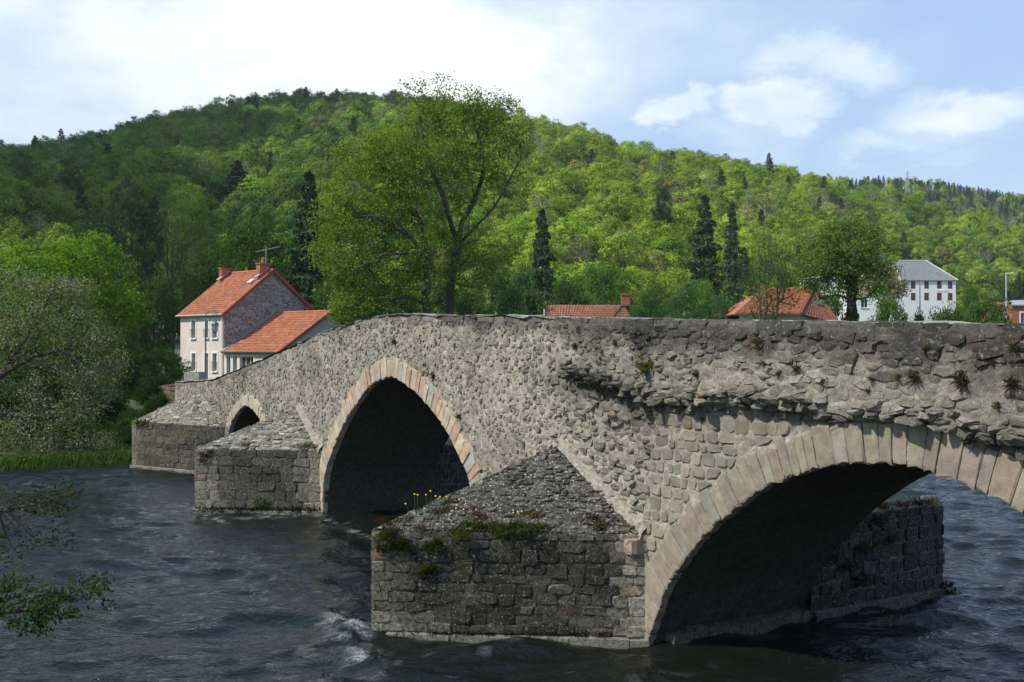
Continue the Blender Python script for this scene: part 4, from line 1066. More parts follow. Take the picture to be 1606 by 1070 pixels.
TL = [
 ('round', 112, 336, 255, 62, 'bright green round maple on the far bank behind the blossoming shrub', 'tree', (.12, .22, .022), .3),
 ('round2', 20, 372, 200, 66, 'green maple at the left frame edge behind the blossoming shrub', 'tree', (.10, .185, .024), 1.9),
 ('pine', 205, 268, 105, 98, 'tall dark pine with a ragged top above the bright maple', 'tree', (.035, .062, .026), 1.),
 ('open', 272, 318, 110, 100, 'grey green half-bare tree between the dark pine and the red roof', 'tree', (.10, .14, .05), 2.),
 ('round', 392, 302, 185, 104, 'large dark round tree directly behind the cream house roof', 'tree', (.055, .115, .022), 2.2),
 ('round2', 330, 345, 120, 108, 'dark tree above the left end of the cream house roof', 'tree', (.055, .11, .025), 4.2),
 ('round', 300, 275, 90, 135, 'lighter green round tree above the half-bare tree', 'tree', (.09, .17, .025), .2),
 ('conifer', 484, 262, 105, 98, 'dark spruce with drooping boughs left of the tall riverside tree', 'tree', (.048, .08, .038), .5),
 ('round2', 452, 390, 90, 99, 'dark leafy tree filling the gap between the house gable and the spruce', 'tree', (.04, .08, .02), 3.),
 ('round2', 535, 385, 120, 92, 'deep green bush behind the annex roof ridge', 'tree', (.06, .125, .035), 5.),
 ('round', 610, 420, 130, 96, 'deep green tree behind the trunks of the tall riverside trees', 'tree', (.035, .07, .02), 1.2),
 ('round2', 770, 372, 125, 84, 'soft blue green bushy tree right of the tall riverside tree', 'tree', (.075, .15, .045), .9),
 ('round', 705, 425, 100, 80, 'dark low tree behind the leaning trunk of the riverside tree', 'tree', (.035, .07, .02), 2.9),
 ('shrub', 815, 405, 105, 90, 'blue green shrub left of the long low red roof', 'shrub', (.075, .14, .05), 4.),
 ('conifer', 850, 322, 66, 128, 'narrow dark spruce above the left end of the long low red roof', 'tree', (.05, .082, .04), .7),
 ('shrub', 890, 425, 110, 112, 'mid green shrub behind the long low red roof', 'shrub', (.055, .11, .03), 1.),
 ('round', 950, 392, 120, 118, 'round green tree behind the brick chimney of the low red roof', 'tree', (.085, .17, .03), 3.3),
 ('willow', 1015, 430, 95, 82, 'feathery willow beside the brick chimney of the low red roof', 'willow', (.07, .14, .04), 0.),
 ('willow', 1078, 424, 110, 80, 'blue green willow midway between the two red roofs', 'willow', (.065, .14, .05), 2.1),
 ('willow', 1135, 445, 75, 78, 'low willow touching the left hip of the red hipped roof', 'willow', (.06, .12, .045), 4.1),
 ('conifer', 1105, 300, 84, 148, 'tall dark spruce above the willows', 'tree', (.055, .088, .042), .1),
 ('conifer', 1148, 312, 52, 168, 'smaller dark spruce just right of the tall one above the willows', 'tree', (.06, .092, .046), 1.1),
 ('pine', 1040, 276, 44, 205, 'lone bluish pine high on the slope left of the tall spruce', 'tree', (.04, .065, .04), 1.1),
 ('pine', 556, 143, 34, 425, 'dark pine breaking the skyline left of the summit', 'tree', (.02, .035, .02), .3),
 ('conifer', 372, 250, 74, 190, 'grey green spruce on the shaded slope above the cream house', 'tree', (.05, .075, .04), .3),
 ('open', 1208, 345, 120, 66, 'slender double-stemmed birch in front of the red hipped roof', 'tree', (.09, .14, .04), .6),
 ('round2', 1105, 420, 60, 125, 'bright yellow green tree beneath the tall spruce', 'tree', (.14, .25, .02), 2.),
 ('shrub', 1395, 450, 90, 84, 'light green bush at the foot of the ivy-clad tree', 'shrub', (.10, .18, .04), .5),
 ('shrub', 1443, 474, 42, 76, 'small dark round bush in front of the white house', 'shrub', (.02, .04, .018), .5),
 ('round2', 1524, 430, 58, 108, 'green tree beside the right corner of the white house', 'tree', (.075, .15, .035), .9),
 ('shrub', 1480, 468, 90, 80, 'green bush in front of the right part of the white house', 'shrub', (.065, .13, .03), 2.6),
 ('shrub', 1556, 456, 110, 84, 'wide green bush at the foot of the modern lamp post', 'shrub', (.065, .13, .035), 5.6),
 ('round', 1600, 410, 60, 140, 'grey green tree cut by the right frame edge behind the brick shed', 'tree', (.06, .085, .045), 5.),
 ('shrub', 258, 540, 90, 66, 'light green climbing shrub against the left wall of the cream house', 'shrub', (.10, .18, .035), 1.),
 ('shrub', 205, 545, 110, 58, 'dark bank shrub between the blossoming shrub and the retaining wall', 'shrub', (.035, .07, .02), 3.),
 ('shrub', 240, 585, 70, 52, 'low dark shrub in front of the brown retaining wall', 'shrub', (.03, .06, .02), 3.),
 ('round2', 175, 470, 120, 74, 'mid green tree between the maple and the slate-roofed house', 'tree', (.06, .12, .03), 1.7),
 ('round', 240, 415, 110, 88, 'shaded tree left of the cream house', 'tree', (.045, .09, .024), .7),
 ('shrub', 1300, 450, 66, 90, 'green bush between the red hipped roof and the ivy-clad trunk', 'shrub', (.07, .135, .035), 2.),
 ('shrub', 247, 612, 66, 49, 'dark bush on the bank just behind the nose of the far cutwater', 'shrub', (.035, .07, .02), 2.4),
 ('shrub', 205, 640, 70, 47.5, 'low dark bush on the bank left of the far cutwater nose', 'shrub', (.04, .08, .022), 3.4),
 ('shrub', 60, 560, 190, 50, 'dark rounded shrub on the bank behind the trunk of the blossoming shrub', 'shrub', (.035, .07, .02), 2.),
 ('shrub', 150, 585, 130, 49, 'dark shrub on the bank left of the low one by the retaining wall', 'shrub', (.04, .075, .022), .4),
 ('shrub', -10, 600, 150, 46, 'dark shrub at the water edge cut by the left frame edge', 'shrub', (.03, .06, .02), 4.4),
 ('shrub', 95, 640, 120, 46.5, 'low green shrub nearest the water below the blossoming shrub', 'shrub', (.05, .095, .025), 1.4),
 ('round2', 60, 430, 170, 80, 'shaded green tree between the two maples on the left bank', 'tree', (.05, .10, .025), .9),
]
for i, (kind, px, top, w, d, lab, cat, tint, rz) in enumerate(TL): tree_at(kind, px, top, w, d, lab, cat, tint, rz)
# ivy-clad tree with a heavy trunk
def to_w(px, py, d, dy=0.): return np.array([(px - 803) / F * (d + dy), d + dy, zpx(py, d + dy)])
def traced_tree(name, label, d, limbs, lobes, na, tint, seed, per=55, leaf=.16, rc=.5, r_tip=.012, tw=None, mat=None, cat='tree', extra=(), sparse=(), flower=0., pathk=.2, up=.5, seg=.6, bark=None, shell=.35, wid=.6):
    g = K(seed); base = np.array([(limbs[0][0][0] - 803) / F * d, d, 0]); base[2] = tz(base[0], base[1]) - .2
    tr = []
    for L in limbs:
        pts_ = [to_w(p[0], p[1], d, p[2] if len(p) > 2 else 0.) for p in L]
        tr.append([q - base for q in pts_])
    tr[0][0] = np.zeros(3)
    lob = []
    for (px, py, rx, ry, *dd) in lobes:
        dy = dd[0] if dd else 0.; c = to_w(px, py, d, dy) - base; lob.append((c, np.array([rx / F * d, rx / F * d * .8, ry / F * d])))
    A = ellipsoid_pts(na, lob, g, shell); A = A[A[:, 2] > .25]
    pos, par, rad = skeleton(tr, A, g, r_tip, .12, seg, pathk=pathk)
    tv, tf = tubes(pos, par, rad, 7)
    def foliage(A, per, rc):
        n = len(A) * per; C = np.repeat(A, per, 0); off = g.normal(size=(n, 3)) * [rc * .55, rc * .55, rc * .4]
        ow = A - A.mean(0); ow /= np.linalg.norm(ow, axis=1)[:, None]; bias = np.repeat(ow, per, 0) * .5 + [0, 0, up] + off / rc
        V, Fq = leaves(C + off, leaf, g, bias, .8, wid); cl = np.repeat(g.uniform(0, 1, len(A)), per); v = np.clip(.5 * cl + .5 * g.uniform(0, 1, n), 0, 1)
        f = (np.repeat(g.uniform(0, 1, len(A)) < flower, per) & (g.uniform(0, 1, n) < .7)).astype(float)
        return V, Fq, np.repeat(v, 4), np.repeat(f, 4)
    dens = g.random(len(A)) ; k = np.ones(len(A), bool)
    for (px, py, rx, ry, keep) in sparse:
        P = A + base; ppx = 803 + F * P[:, 0] / P[:, 1]; ppy = HOR - (P[:, 2] - EYE) * F / P[:, 1]
        inside = ((ppx - px) / rx) ** 2 + ((ppy - py) / ry) ** 2 < 1; k &= ~(inside & (dens > keep))
    V, Fq, v, f = foliage(A[k], per, rc)
    crown = mk_mesh(name + '_crown', V, Fq, mat or M_LEAF, fattr={'v': v, 'fl': f}); trunk = mk_mesh(name + '_trunk', tv, tf, bark or M_BARK, smooth=True)
    return place(name, (crown, trunk), base, label, cat, tint)
traced_tree('riverside_tree', 'tallest riverside tree with leaning dark limbs and an airy top against the sky', 57,
  [[(706, 500), (706, 455), (712, 415), (718, 385)], [(718, 385), (742, 360, -.3), (775, 325, -.6), (795, 290, -.6), (807, 266, -.3), (817, 248), (815, 228)],
   [(718, 385), (724, 350, .4), (744, 315, .6), (757, 278, .8), (760, 250, .8), (750, 215, .6), (742, 180, .5), (734, 160)], [(758, 262, .8), (772, 252, .3), (785, 246), (800, 230)],
   [(718, 385), (704, 340, -1.), (692, 300, -1.2), (675, 262, -1.), (660, 210, -.6), (655, 165)], [(752, 350, -.4), (780, 342, -1.), (812, 338, -1.4)], [(724, 350, .4), (700, 365, 1.2), (655, 350, 2.)]],
  [(690, 235, 80, 62), (745, 205, 62, 55), (795, 205, 38, 38), (665, 180, 38, 38), (735, 165, 60, 22), (660, 145, 20, 14), (790, 165, 25, 12), (650, 300, 60, 55), (705, 300, 50, 45, 1.5), (690, 170, 70, 35), (770, 175, 50, 30), (655, 205, 50, 40), (700, 138, 70, 12), (640, 240, 45, 50), (818, 290, 22, 45), (690, 410, 60, 60, 1.), (735, 430, 60, 55), (790, 250, 50, 50), (745, 260, 60, 50, -1.), (700, 350, 50, 40, -1.), (770, 400, 40, 30)],
  720, (.15, .225, .036), 61, per=40, leaf=.14, rc=.50, r_tip=.0088, sparse=[(720, 138, 130, 24, .5), (815, 300, 40, 50, .5), (770, 330, 40, 45, .25)])
traced_tree('riverside_tree', 'lower spreading riverside tree left of the tallest one, its light crown hanging over the annex', 55,
  [[(671, 500), (669, 455), (672, 418)], [(672, 418), (650, 396, -.6), (600, 400, -1.3), (556, 424, -1.8)], [(672, 418), (645, 372, -.5), (592, 342, -1), (540, 322, -1.)], [(672, 418), (662, 352, .6), (632, 292, .9), (602, 245, .8)], [(672, 418), (690, 400, .5), (705, 380, 1.)], [(645, 372, -.5), (620, 345, -1.5), (575, 370, -2.)]],
  [(590, 300, 72, 60), (552, 385, 66, 62), (622, 260, 60, 50), (640, 360, 60, 60), (526, 345, 42, 55), (548, 470, 34, 28), (598, 440, 62, 44), (605, 225, 42, 26), (660, 440, 40, 36), (525, 420, 28, 30), (545, 502, 28, 18), (575, 480, 40, 22), (556, 250, 34, 32)],
  800, (.165, .25, .036), 62, per=42, leaf=.14, rc=.50, r_tip=.0085, pathk=.15)
traced_tree('ivy_clad_tree', 'mid green tree with a dark ivy-clad trunk right of the red hipped roof', 70,
  [[(1338, 505), (1335, 470), (1334, 430), (1330, 400)], [(1334, 430), (1310, 395), (1290, 370)], [(1334, 430), (1360, 395), (1385, 370)], [(1330, 400), (1330, 370), (1332, 352)]],
  [(1328, 385, 56, 40), (1290, 405, 40, 36), (1374, 398, 40, 40), (1268, 440, 22, 20), (1350, 455, 40, 20), (1305, 455, 30, 24), (1345, 362, 34, 20), (1300, 368, 26, 18), (1280, 430, 26, 26), (1375, 430, 26, 22), (1325, 425, 40, 22)],
  420, (.14, .22, .05), 63, per=44, leaf=.16, rc=.6, r_tip=.015)
tree_ivy = K(64); n_ = 2600; tt = tree_ivy.uniform(0, 1, n_); a_ = tree_ivy.uniform(0, 6.28, n_); dI = 69.9
ctr = np.array([(1336 - 803) / F * 70, 70]); zz = 3 + tt * (zpx(425, 70) - 3); rr_ = .55 * (.55 + .45 * np.sin(tt * 9) ** 2) * (1.15 - .5 * tt) * tree_ivy.uniform(.7, 1.1, n_)
P = np.stack([ctr[0] + np.cos(a_) * rr_, ctr[1] + np.sin(a_) * rr_, zz], 1); V, Fq = leaves(P, .22, tree_ivy, np.stack([np.cos(a_), np.sin(a_), a_ * 0 + .4], 1), 1.5, .9)
o = obj('ivy', V, Fq, M_LEAF, fattr={'v': np.repeat(tree_ivy.uniform(0, .7, n_), 4)}, label='dark ivy wrapped round the trunk of the tree right of the red hipped roof', cat='ivy'); o['tint'] = (.045, .09, .03)
traced_tree('blossom_tree', 'pale pink blossoming tree between the ivy-clad tree and the white house', 120,
  [[(1392, 480), (1392, 455), (1392, 435)]], [(1392, 438, 22, 24), (1375, 450, 16, 14), (1405, 455, 16, 16)], 90, (.20, .19, .10), 65, per=26, leaf=.3, rc=.7, mat=M_BLOSSOM, flower=.75)
traced_tree('blossoming_shrub', 'large grey green shrub with pale faded blossom leaning over the water at the left edge', 38,
  [[(-70, 700), (-40, 640), (0, 590), (50, 560), (110, 545)], [(0, 590), (40, 530), (70, 480), (90, 440)], [(-40, 640), (20, 650), (80, 655), (130, 640)], [(-40, 640), (-30, 560), (-10, 480), (10, 430)], [(50, 560), (110, 590, -1), (160, 590, -1)]],
  [(60, 500, 80, 60), (140, 560, 60, 50), (20, 450, 60, 30), (100, 620, 80, 50), (-10, 560, 60, 70), (165, 590, 35, 40), (30, 680, 90, 34), (120, 690, 60, 24), (150, 520, 40, 30), (110, 455, 40, 22)],
  760, (.155, .195, .085), 66, per=27, leaf=.10, rc=.38, r_tip=.006, mat=M_BLOSSOM, flower=.26, cat='shrub', seg=.4, wid=.5)
# twigs of the near bank hanging into the picture at the lower left
def twig(name, label, d, limbs, lobes, na, tint, seed, per, leaf, rc, rt=.0025):
    g = K(seed); tr = [[to_w(p[0], p[1], d, p[2] if len(p) > 2 else 0.) for p in L] for L in limbs]; base = np.array([-7.6, 7.2, tz(-7.6, 7.2)])
    tr = [[base, base + [.3, .2, 1.2], tr[0][0]] + tr[0][1:]] + tr[1:]
    lob = [(to_w(px, py, d, 0), np.array([rx / F * d, rx / F * d * .7, ry / F * d])) for (px, py, rx, ry) in lobes]
    A = ellipsoid_pts(na, lob, g, .1) - base; tr = [[q - base for q in L] for L in tr]
    cr, tk = tree_meshes(name, tr, A, g, leaf, per, rc, rt, seg=.12, wob=.08, wid=.55)
    place(name, (cr, tk), base, label, 'branch', tint)
twig('overhanging_branch', 'fresh green leafy branch hanging over the water in the lower left corner', 9.2, [[(-60, 950), (0, 960), (60, 955), (110, 930), (165, 905)], [(60, 955), (100, 970), (150, 965)], [(0, 960), (30, 910), (60, 880)]],
  [(30, 930, 55, 34), (90, 945, 45, 26), (140, 920, 36, 20), (60, 975, 50, 18), (160, 960, 20, 10)], 110, (.035, .072, .018), 71, 11, .045, .085)
twig('overhanging_branch', 'thin shadowy twigs hanging over the water at the left edge below the blossoming shrub', 11.5, [[(-60, 800), (10, 800), (60, 790), (120, 770)], [(10, 800), (50, 840), (100, 860)]],
  [(20, 790, 70, 36), (80, 780, 50, 28), (70, 845, 50, 20), (10, 860, 40, 28)], 110, (.035, .06, .02), 72, 9, .045, .10)
# grass on the far bank: blades, nobody could count them
g = K(80); n_ = 30000; t_ = g.uniform(-32, 3.5, n_); q_ = .1 + 9 * g.uniform(0, 1, n_) ** 1.6
X, Y = BK.x + TD.x * t_ + MD.x * q_, BK.y + TD.y * t_ + MD.y * q_; Z = terrain(X, Y); hgt = g.uniform(.08, .34, n_) * (1 + .5 * fbm(X * .5, Y * .5)); a_ = g.uniform(0, 6.28, n_); w_ = .035
lean = g.normal(0, .12, (n_, 2)); V = np.stack([np.stack([X - np.cos(a_) * w_, Y - np.sin(a_) * w_, Z - .05], 1), np.stack([X + np.cos(a_) * w_, Y + np.sin(a_) * w_, Z - .05], 1), np.stack([X + lean[:, 0], Y + lean[:, 1], Z + hgt], 1)], 1).reshape(-1, 3)
o = obj('bank_grass', V, np.arange(3 * n_).reshape(-1, 3), M_LEAF, fattr={'v': np.repeat(g.uniform(0, 1, n_), 3)}, kind='stuff', label='lush bright grass on the far river bank'); o['tint'] = (.055, .11, .022)

# ------------------------------------------------------------------ buildings
Z3 = Vector((0, 0, 1))
def lin(c): return Vector((c[0], c[1], 0))
def wall_open(name, mat, parent, O, e, L, z0, z1, ops, inward, tint=(1, 1, 1), depth=.22, top=None):
    """wall from O along e; ops=(x0,x1,za,zb); top(x) optional gable line"""
    mb = MB(); xs = sorted({0, L, *[o[0] for o in ops], *[o[1] for o in ops]}); zs = sorted({z0, z1, *[o[2] for o in ops], *[o[3] for o in ops]})
    P = lambda x, z, d=0: O + e * x + Z3 * z + inward * d
    for i in range(len(xs) - 1):
        for j in range(len(zs) - 1):
            cx, cz = (xs[i] + xs[i + 1]) / 2, (zs[j] + zs[j + 1]) / 2
            if any(o[0] < cx < o[1] and o[2] < cz < o[3] for o in ops): continue
            mb.add([P(xs[i], zs[j]), P(xs[i + 1], zs[j]), P(xs[i + 1], zs[j + 1]), P(xs[i], zs[j + 1])], [(0, 1, 2, 3)], tint)
    for (a, b_, c, d) in ops:
        for (p, q) in (((a, c), (a, d)), ((a, d), (b_, d)), ((b_, d), (b_, c)), ((b_, c), (a, c))):
            mb.add([P(*p), P(*q), P(*q, depth), P(*p, depth)], [(0, 1, 2, 3)], tint)
    if top: mb.add([P(0, z1), P(L, z1), P(top[0], top[1])], [(0, 1, 2)], tint)
    return mb.build(name, mat, parent)
def window(parent, O, e, inward, x0, x1, za, zb, frame=M_TRIM, rail=False, sill=True, mull=1, deep=.2, shutter=None, door=False):
    ax = (e, inward, Z3); w, h = x1 - x0, zb - za; c = O + e * (x0 + x1) / 2 + Z3 * (za + zb) / 2; t = .06; mb = MB()
    for s in (-1, 1): mb.box(c + e * s * (w / 2 - t / 2) + inward * (deep - .03), (t, .06, h), ax); mb.box(c + Z3 * s * (h / 2 - t / 2) + inward * (deep - .03), (w - 2 * t, .06, t), ax)
    for k in range(mull): mb.box(c + e * ((k + 1) / (mull + 1) - .5) * w + inward * (deep - .025), (.05, .04, h - 2 * t), ax)
    # pale surround
    for s in (-1, 1): mb.box(c + e * s * (w / 2 + .07) - inward * .012, (.13, .03, h + .02), ax)
    mb.box(c + Z3 * (h / 2 + .07) - inward * .014, (w + .28, .034, .13), ax)
    f = mb.build('door' if door else 'window', frame, parent)
    p = MB(); p.box(c + inward * (deep + .01), (w, .02, h), ax); p.build('pane', M_PANE if not door else M_SHUT, f)
    if sill: s_ = MB(); s_.box(c - Z3 * (h / 2 + .04) - inward * .06, (w + .24, .16, .07), ax); s_.build('sill', frame, f)
    if rail:
        r_ = MB(); zb_ = za + .75
        for zz_ in (za + .12, zb_): r_.box(O + e * (x0 + x1) / 2 + Z3 * zz_ - inward * .1, (w + .2, .03, .03), ax)
        for k in range(6): r_.box(O + e * (x0 - .05 + (w + .1) * k / 5) + Z3 * (za + .12 + zb_) / 2 - inward * .1 if False else O + e * (x0 - .05 + (w + .1) * k / 5) + Z3 * ((za + .12 + zb_) / 2) - inward * .1, (.018, .018, zb_ - za - .12), ax)
        r_.build('railing', M_IRON, f)
    if shutter:
        for s in (-1, 1):
            q = MB(); q.box(c + e * s * (w / 2 + w * .27) - inward * .03, (w * .5, .04, h), ax); q.build('shutter', shutter, f)
def tile_roof(parent, eL, eR, rR, rL, nrow, ncol, mat, amp=.03, lip=.035, tint=(1, 1, 1), name='roof_tiles'):
    nn = (eR - eL).cross(rL - eL).normalized()
    if nn.z < 0: nn = -nn
    m = ncol * 4 + 1; vs = []; fs = []; tt = []; g = random.Random(3)
    for r in range(nrow):
        for k, fr in enumerate((r / nrow, (r + 1) / nrow)):
            a, b_ = eL + (rL - eL) * fr, eR + (rR - eR) * fr
            for i in range(m):
                p = a + (b_ - a) * (i / (m - 1)); p = p + nn * (amp * math.cos(i * math.pi / 2) + (lip if k == 0 else 0.0) + .01)
                vs.append(tuple(p)); rr = random.Random(r * 977 + (i // 4) * 13).uniform(.82, 1.15); tt.append([q * rr for q in tint])
        b0 = r * 2 * m
        for i in range(m - 1):
            fs.append((b0 + i, b0 + i + 1, b0 + m + i + 1, b0 + m + i))
            if r: fs.append((b0 - m + i, b0 - m + i + 1, b0 + i + 1, b0 + i))
            else: 
                pass
    o = obj(name, vs, fs, mat, parent, tint=np.array(tt), kind='stuff'); return o
def slab(parent, name, pts_, th, mat, tint=(1, 1, 1)):
    pts_ = [Vector(p) for p in pts_]; nn = (pts_[1] - pts_[0]).cross(pts_[2] - pts_[0]).normalized()
    if nn.z < 0: nn = -nn
    n_ = len(pts_); mb = MB(); mb.add(pts_ + [p - nn * th for p in pts_], [tuple(range(n_)), tuple(range(2 * n_ - 1, n_ - 1, -1))] + [(i, (i + 1) % n_, n_ + (i + 1) % n_, n_ + i) for i in range(n_)], tint)
    return mb.build(name, mat, parent)
def beam(parent, name, a, b_, w, h, mat, tint=(1, 1, 1), up=Z3):
    a, b_ = Vector(a), Vector(b_); d = (b_ - a); L = d.length; d.normalize(); s = d.cross(up).normalized(); u_ = s.cross(d); mb = MB(); mb.box((a + b_) / 2, (L, w, h), (d, s, u_), tint); return mb.build(name, mat, parent)
def chimney(parent, c, w, l, z0, z1, e1, e2, pots=1, mat=M_BRICK, cap=True):
    ax = (e1, e2, Z3); mb = MB(); rngc = random.Random(1)
    nrow = max(3, int((z1 - z0) / .12))
    for k in range(nrow):
        k0 = .012 * (k % 2); mb.box(Vector((c[0], c[1], z0 + (k + .5) * (z1 - z0) / nrow)), (w - k0, l - k0, (z1 - z0) / nrow - .012), ax, (rngc.uniform(.8, 1.15),) * 3)
    mb.box(Vector((c[0], c[1], (z0 + z1) / 2)), (w - .04, l - .04, z1 - z0 - .02), ax, (1.1, 1.3, 1.6))
    if cap: mb.box(Vector((c[0], c[1], z1 + .05)), (w + .14, l + .14, .1), ax, (.9, .9, .9))
    o = mb.build('chimney', mat, parent)
    for k in range(pots):
        p = MB(); q = Vector((c[0], c[1], z1 + .1)) + e2 * ((k + .5) / pots - .5) * l * .7; p.tube([q, q + Z3 * .42], [.13, .10], 10, tint=(1.2, 1.2, 1.2)); p.build('chimney_pot', M_BRICK, o)
    return o
# --- cream house with stone gable and annex
C0 = Vector((-22.6, 80, 0)); e1 = Vector((-.78, .627, 0)).normalized(); e2 = Vector((.627, .78, 0)).normalized(); GZ0, EZ, RZ = 1.6, 7.95, 11.5; LF, LG = 5.9, 9.5
house = empty('cream_house', (C0.x, C0.y, 2.2), 'two-storey cream house with red tiled roof and bare stone gable, left of the bridge', 'house')
zf = lambda py: zpx(py, 81.)
XF = lambda z_: (580 - z_) / 265 * LF     # zoomed facade column -> metres from the front corner
ups = [(385, 410), (468, 488), (514, 541)]; ops = []
for a, b_ in ups: ops.append((XF(b_), XF(a), 5.98, 7.42))
los = [(387, 411), (466, 488), (514, 541)]
for k, (a, b_) in enumerate(los): ops.append((XF(b_), XF(a), 3.35 if k != 1 else 2.3, 4.78))
wall_open('front_wall', M_RENDER, house, C0, e1, LF, GZ0, EZ, ops, e2, top=None)
for k, o_ in enumerate(ops): window(house, C0, e1, e2, *o_, rail=(k != 4), mull=1, door=(k == 4), sill=(k != 4))
# stone gable: mortar sheet and separate stones joined
wall_open('gable_wall', M_GABLE, house, C0, e2, LG, GZ0, EZ, [], e1, tint=(.40, .37, .33), top=(LG * .49, RZ - .05))
gst = MB(); gconv = [(0.02, 2.2), (LG - .02, 2.2), (LG, EZ), (LG * .49, RZ - .12), (0, EZ)]
for poly in rows(0, LG, 2.2, RZ, lambda: rng.uniform(.13, .24), lambda: rng.uniform(.18, .55), rng, .02):
    poly = clip_convex(poly, gconv)
    if len(poly) < 3 or area(poly) < .008: continue
    m = lump(poly, rng.uniform(.02, .06), lambda a, b: 0, lambda x, y, o: tuple(C0 + e2 * x + Z3 * y - e1 * o), gap=.018, sink=.02)
    if m: k = rng.uniform(.6, 1.25); b = rng.choice([(.30, .27, .24), (.36, .32, .28), (.25, .225, .20)]); gst.add(m[0], m[1], [q * k for q in b])
gst.build('gable_stones', M_GABLE, house, kind='stuff')
wall_open('back_wall', M_GREYR, house, C0 + e2 * LG, e1, LF, GZ0, EZ, [], -e2)
wall_open('side_wall', M_RENDER, house, C0 + e1 * LF, e2, LG, GZ0, EZ, [], -e1, top=(LG * .49, RZ - .05))
ov = .28; pe = (RZ - EZ) / (LG * .49); ridge = lambda x: C0 + e2 * LG * .49 + e1 * x + Z3 * (RZ + .08)
eaveF = lambda x: C0 - e2 * ov + e1 * x + Z3 * (EZ - pe * ov + .08); eaveB = lambda x: C0 + e2 * (LG + ov) + e1 * x + Z3 * (EZ - pe * ov + .08)
a0, a1 = -.22, LF + .15
tile_roof(house, eaveF(a1), eaveF(a0), ridge(a0), ridge(a1), 22, 24, M_TILE)
tile_roof(house, eaveB(a0), eaveB(a1), ridge(a1), ridge(a0), 20, 24, M_TILE)
slab(house, 'roof_deck', [eaveF(a1) - Z3 * .02, eaveF(a0) - Z3 * .02, ridge(a0) - Z3 * .02, ridge(a1) - Z3 * .02], .08, M_WOOD)
slab(house, 'roof_deck', [eaveB(a1) - Z3 * .02, eaveB(a0) - Z3 * .02, ridge(a0) - Z3 * .02, ridge(a1) - Z3 * .02], .08, M_WOOD)
beam(house, 'verge_board', eaveF(a0 - .03) - Z3 * .06, ridge(a0 - .03) - Z3 * .03, .05, .24, M_WOOD); beam(house, 'verge_board', eaveB(a0 - .03) - Z3 * .06, ridge(a0 - .03) - Z3 * .03, .05, .24, M_WOOD)
mb = MB(); mb.tube([ridge(a1) + Z3 * .03, ridge(a0) + Z3 * .03], .11, 8); mb.build('ridge_tiles', M_TILE, house)
mb = MB(); mb.tube([eaveF(a1) - e2 * .05, eaveF(a0) - e2 * .05], .07, 8); mb.build('gutter', M_ZINC, house)
mb = MB(); mb.tube([C0 - e2 * .1 + e1 * .12 + Z3 * EZ, C0 - e2 * .1 + e1 * .12 + Z3 * 2.0], .055, 8); mb.build('downpipe', M_TRIM, house)
cp = C0 + e2 * (LG * .44) + e1 * .55; ch = chimney(house, cp, .5, .95, RZ - .6, RZ + .55, e1, e2, 1)
cp2 = C0 + e2 * (LG * .44) + e1 * (LF - .2); chimney(house, cp2, .4, .95, RZ - .6, RZ + .42, e1, e2, 0)
for cc_, x_ in ((cp, .55), (cp2, LF - .2)):
    beam(house, 'chimney_flashing', cc_ - e2 * .85 - e1 * .1 + Z3 * (RZ - .55), cc_ + e2 * .3 - e1 * .1 + Z3 * (RZ + .28), .34, .05, M_ZINC)
sk = MB(); sk.box(C0 + e2 * LG * .34 + e1 * .9 + Z3 * (RZ - .83), (.45, .5, .08), (e1, (e2 + Z3 * pe).normalized(), (Z3 - e2 * pe).normalized())); sk.build('roof_light', M_TRIM, house)
mb = MB(); q = C0 + e2 * 8.3 - e1 * .05; mb.box(q + Z3 * 8.6, (.25, .35, .9), (e1, e2, Z3)); mb.build('wall_flue', M_BRICK, house)
# tv antenna on the chimney
an = empty('tv_antenna', tuple(cp + Z3 * (RZ + .5)), 'thin roof aerial with short cross bars on the right chimney of the cream house', 'antenna')
q = cp + e2 * .3 + Z3 * (RZ + .3); mb = MB(); mb.tube([q, q + Z3 * 1.75], .022, 6); mb.build('mast', M_GALV, an)
bd = Vector((.97, -.1, .20)).normalized(); mb = MB(); mb.tube([q + Z3 * 1.5 - bd * .9, q + Z3 * 1.5 + bd * 1.2], .011, 6); mb.build('boom', M_GALV, an)
sdv = Z3.cross(bd).normalized(); mb = MB()
for k in range(9): p = q + Z3 * 1.5 + bd * (-.85 + k * .26); mb.tube([p - sdv * .35, p + sdv * .35], .01, 5)
mb.build('cross_bars', M_GALV, an)
# annex
LA, WA, AZ, AR = 6.83, 4.88, 5.0, 8.0; annex = empty('house_annex', tuple(C0 - e1 * 3 + Z3 * 2.2), 'low annex with red tiled roof built against the stone gable of the cream house', 'annex')
XA = lambda z_: (z_ - 575) / 335 * LA
aops = [(XA(592), XA(617), 2.2, 4.55), (XA(632), XA(657), 2.2, 4.55), (XA(674), XA(758), 3.2, 4.55)]
wall_open('front_wall', M_RENDER, annex, C0 - e1 * .03, -e1, LA, GZ0, AZ, aops, e2)
for k, o_ in enumerate(aops): window(annex, C0 - e1 * .03, -e1, e2, *o_, mull=(2 if k == 2 else 0), sill=k == 2)
E0 = C0 - e1 * LA; wall_open('end_wall', M_GREYR, annex, E0, e2, 9.2, GZ0, AZ, [], e1, top=(WA, AR - .05)); wall_open('back_wall', M_GREYR, annex, C0 + e2 * 9.2 - e1 * .03, -e1, LA, GZ0, AZ, [], -e2)
ap = (AR - AZ) / WA; ef = lambda x: C0 - e1 * x - e2 * ov + Z3 * (AZ - ap * ov + .06); er = lambda x: C0 - e1 * x + e2 * WA + Z3 * (AR + .06); eb = lambda x: C0 - e1 * x + e2 * 9.2 + Z3 * (AR - ap * 4.32 + .06)
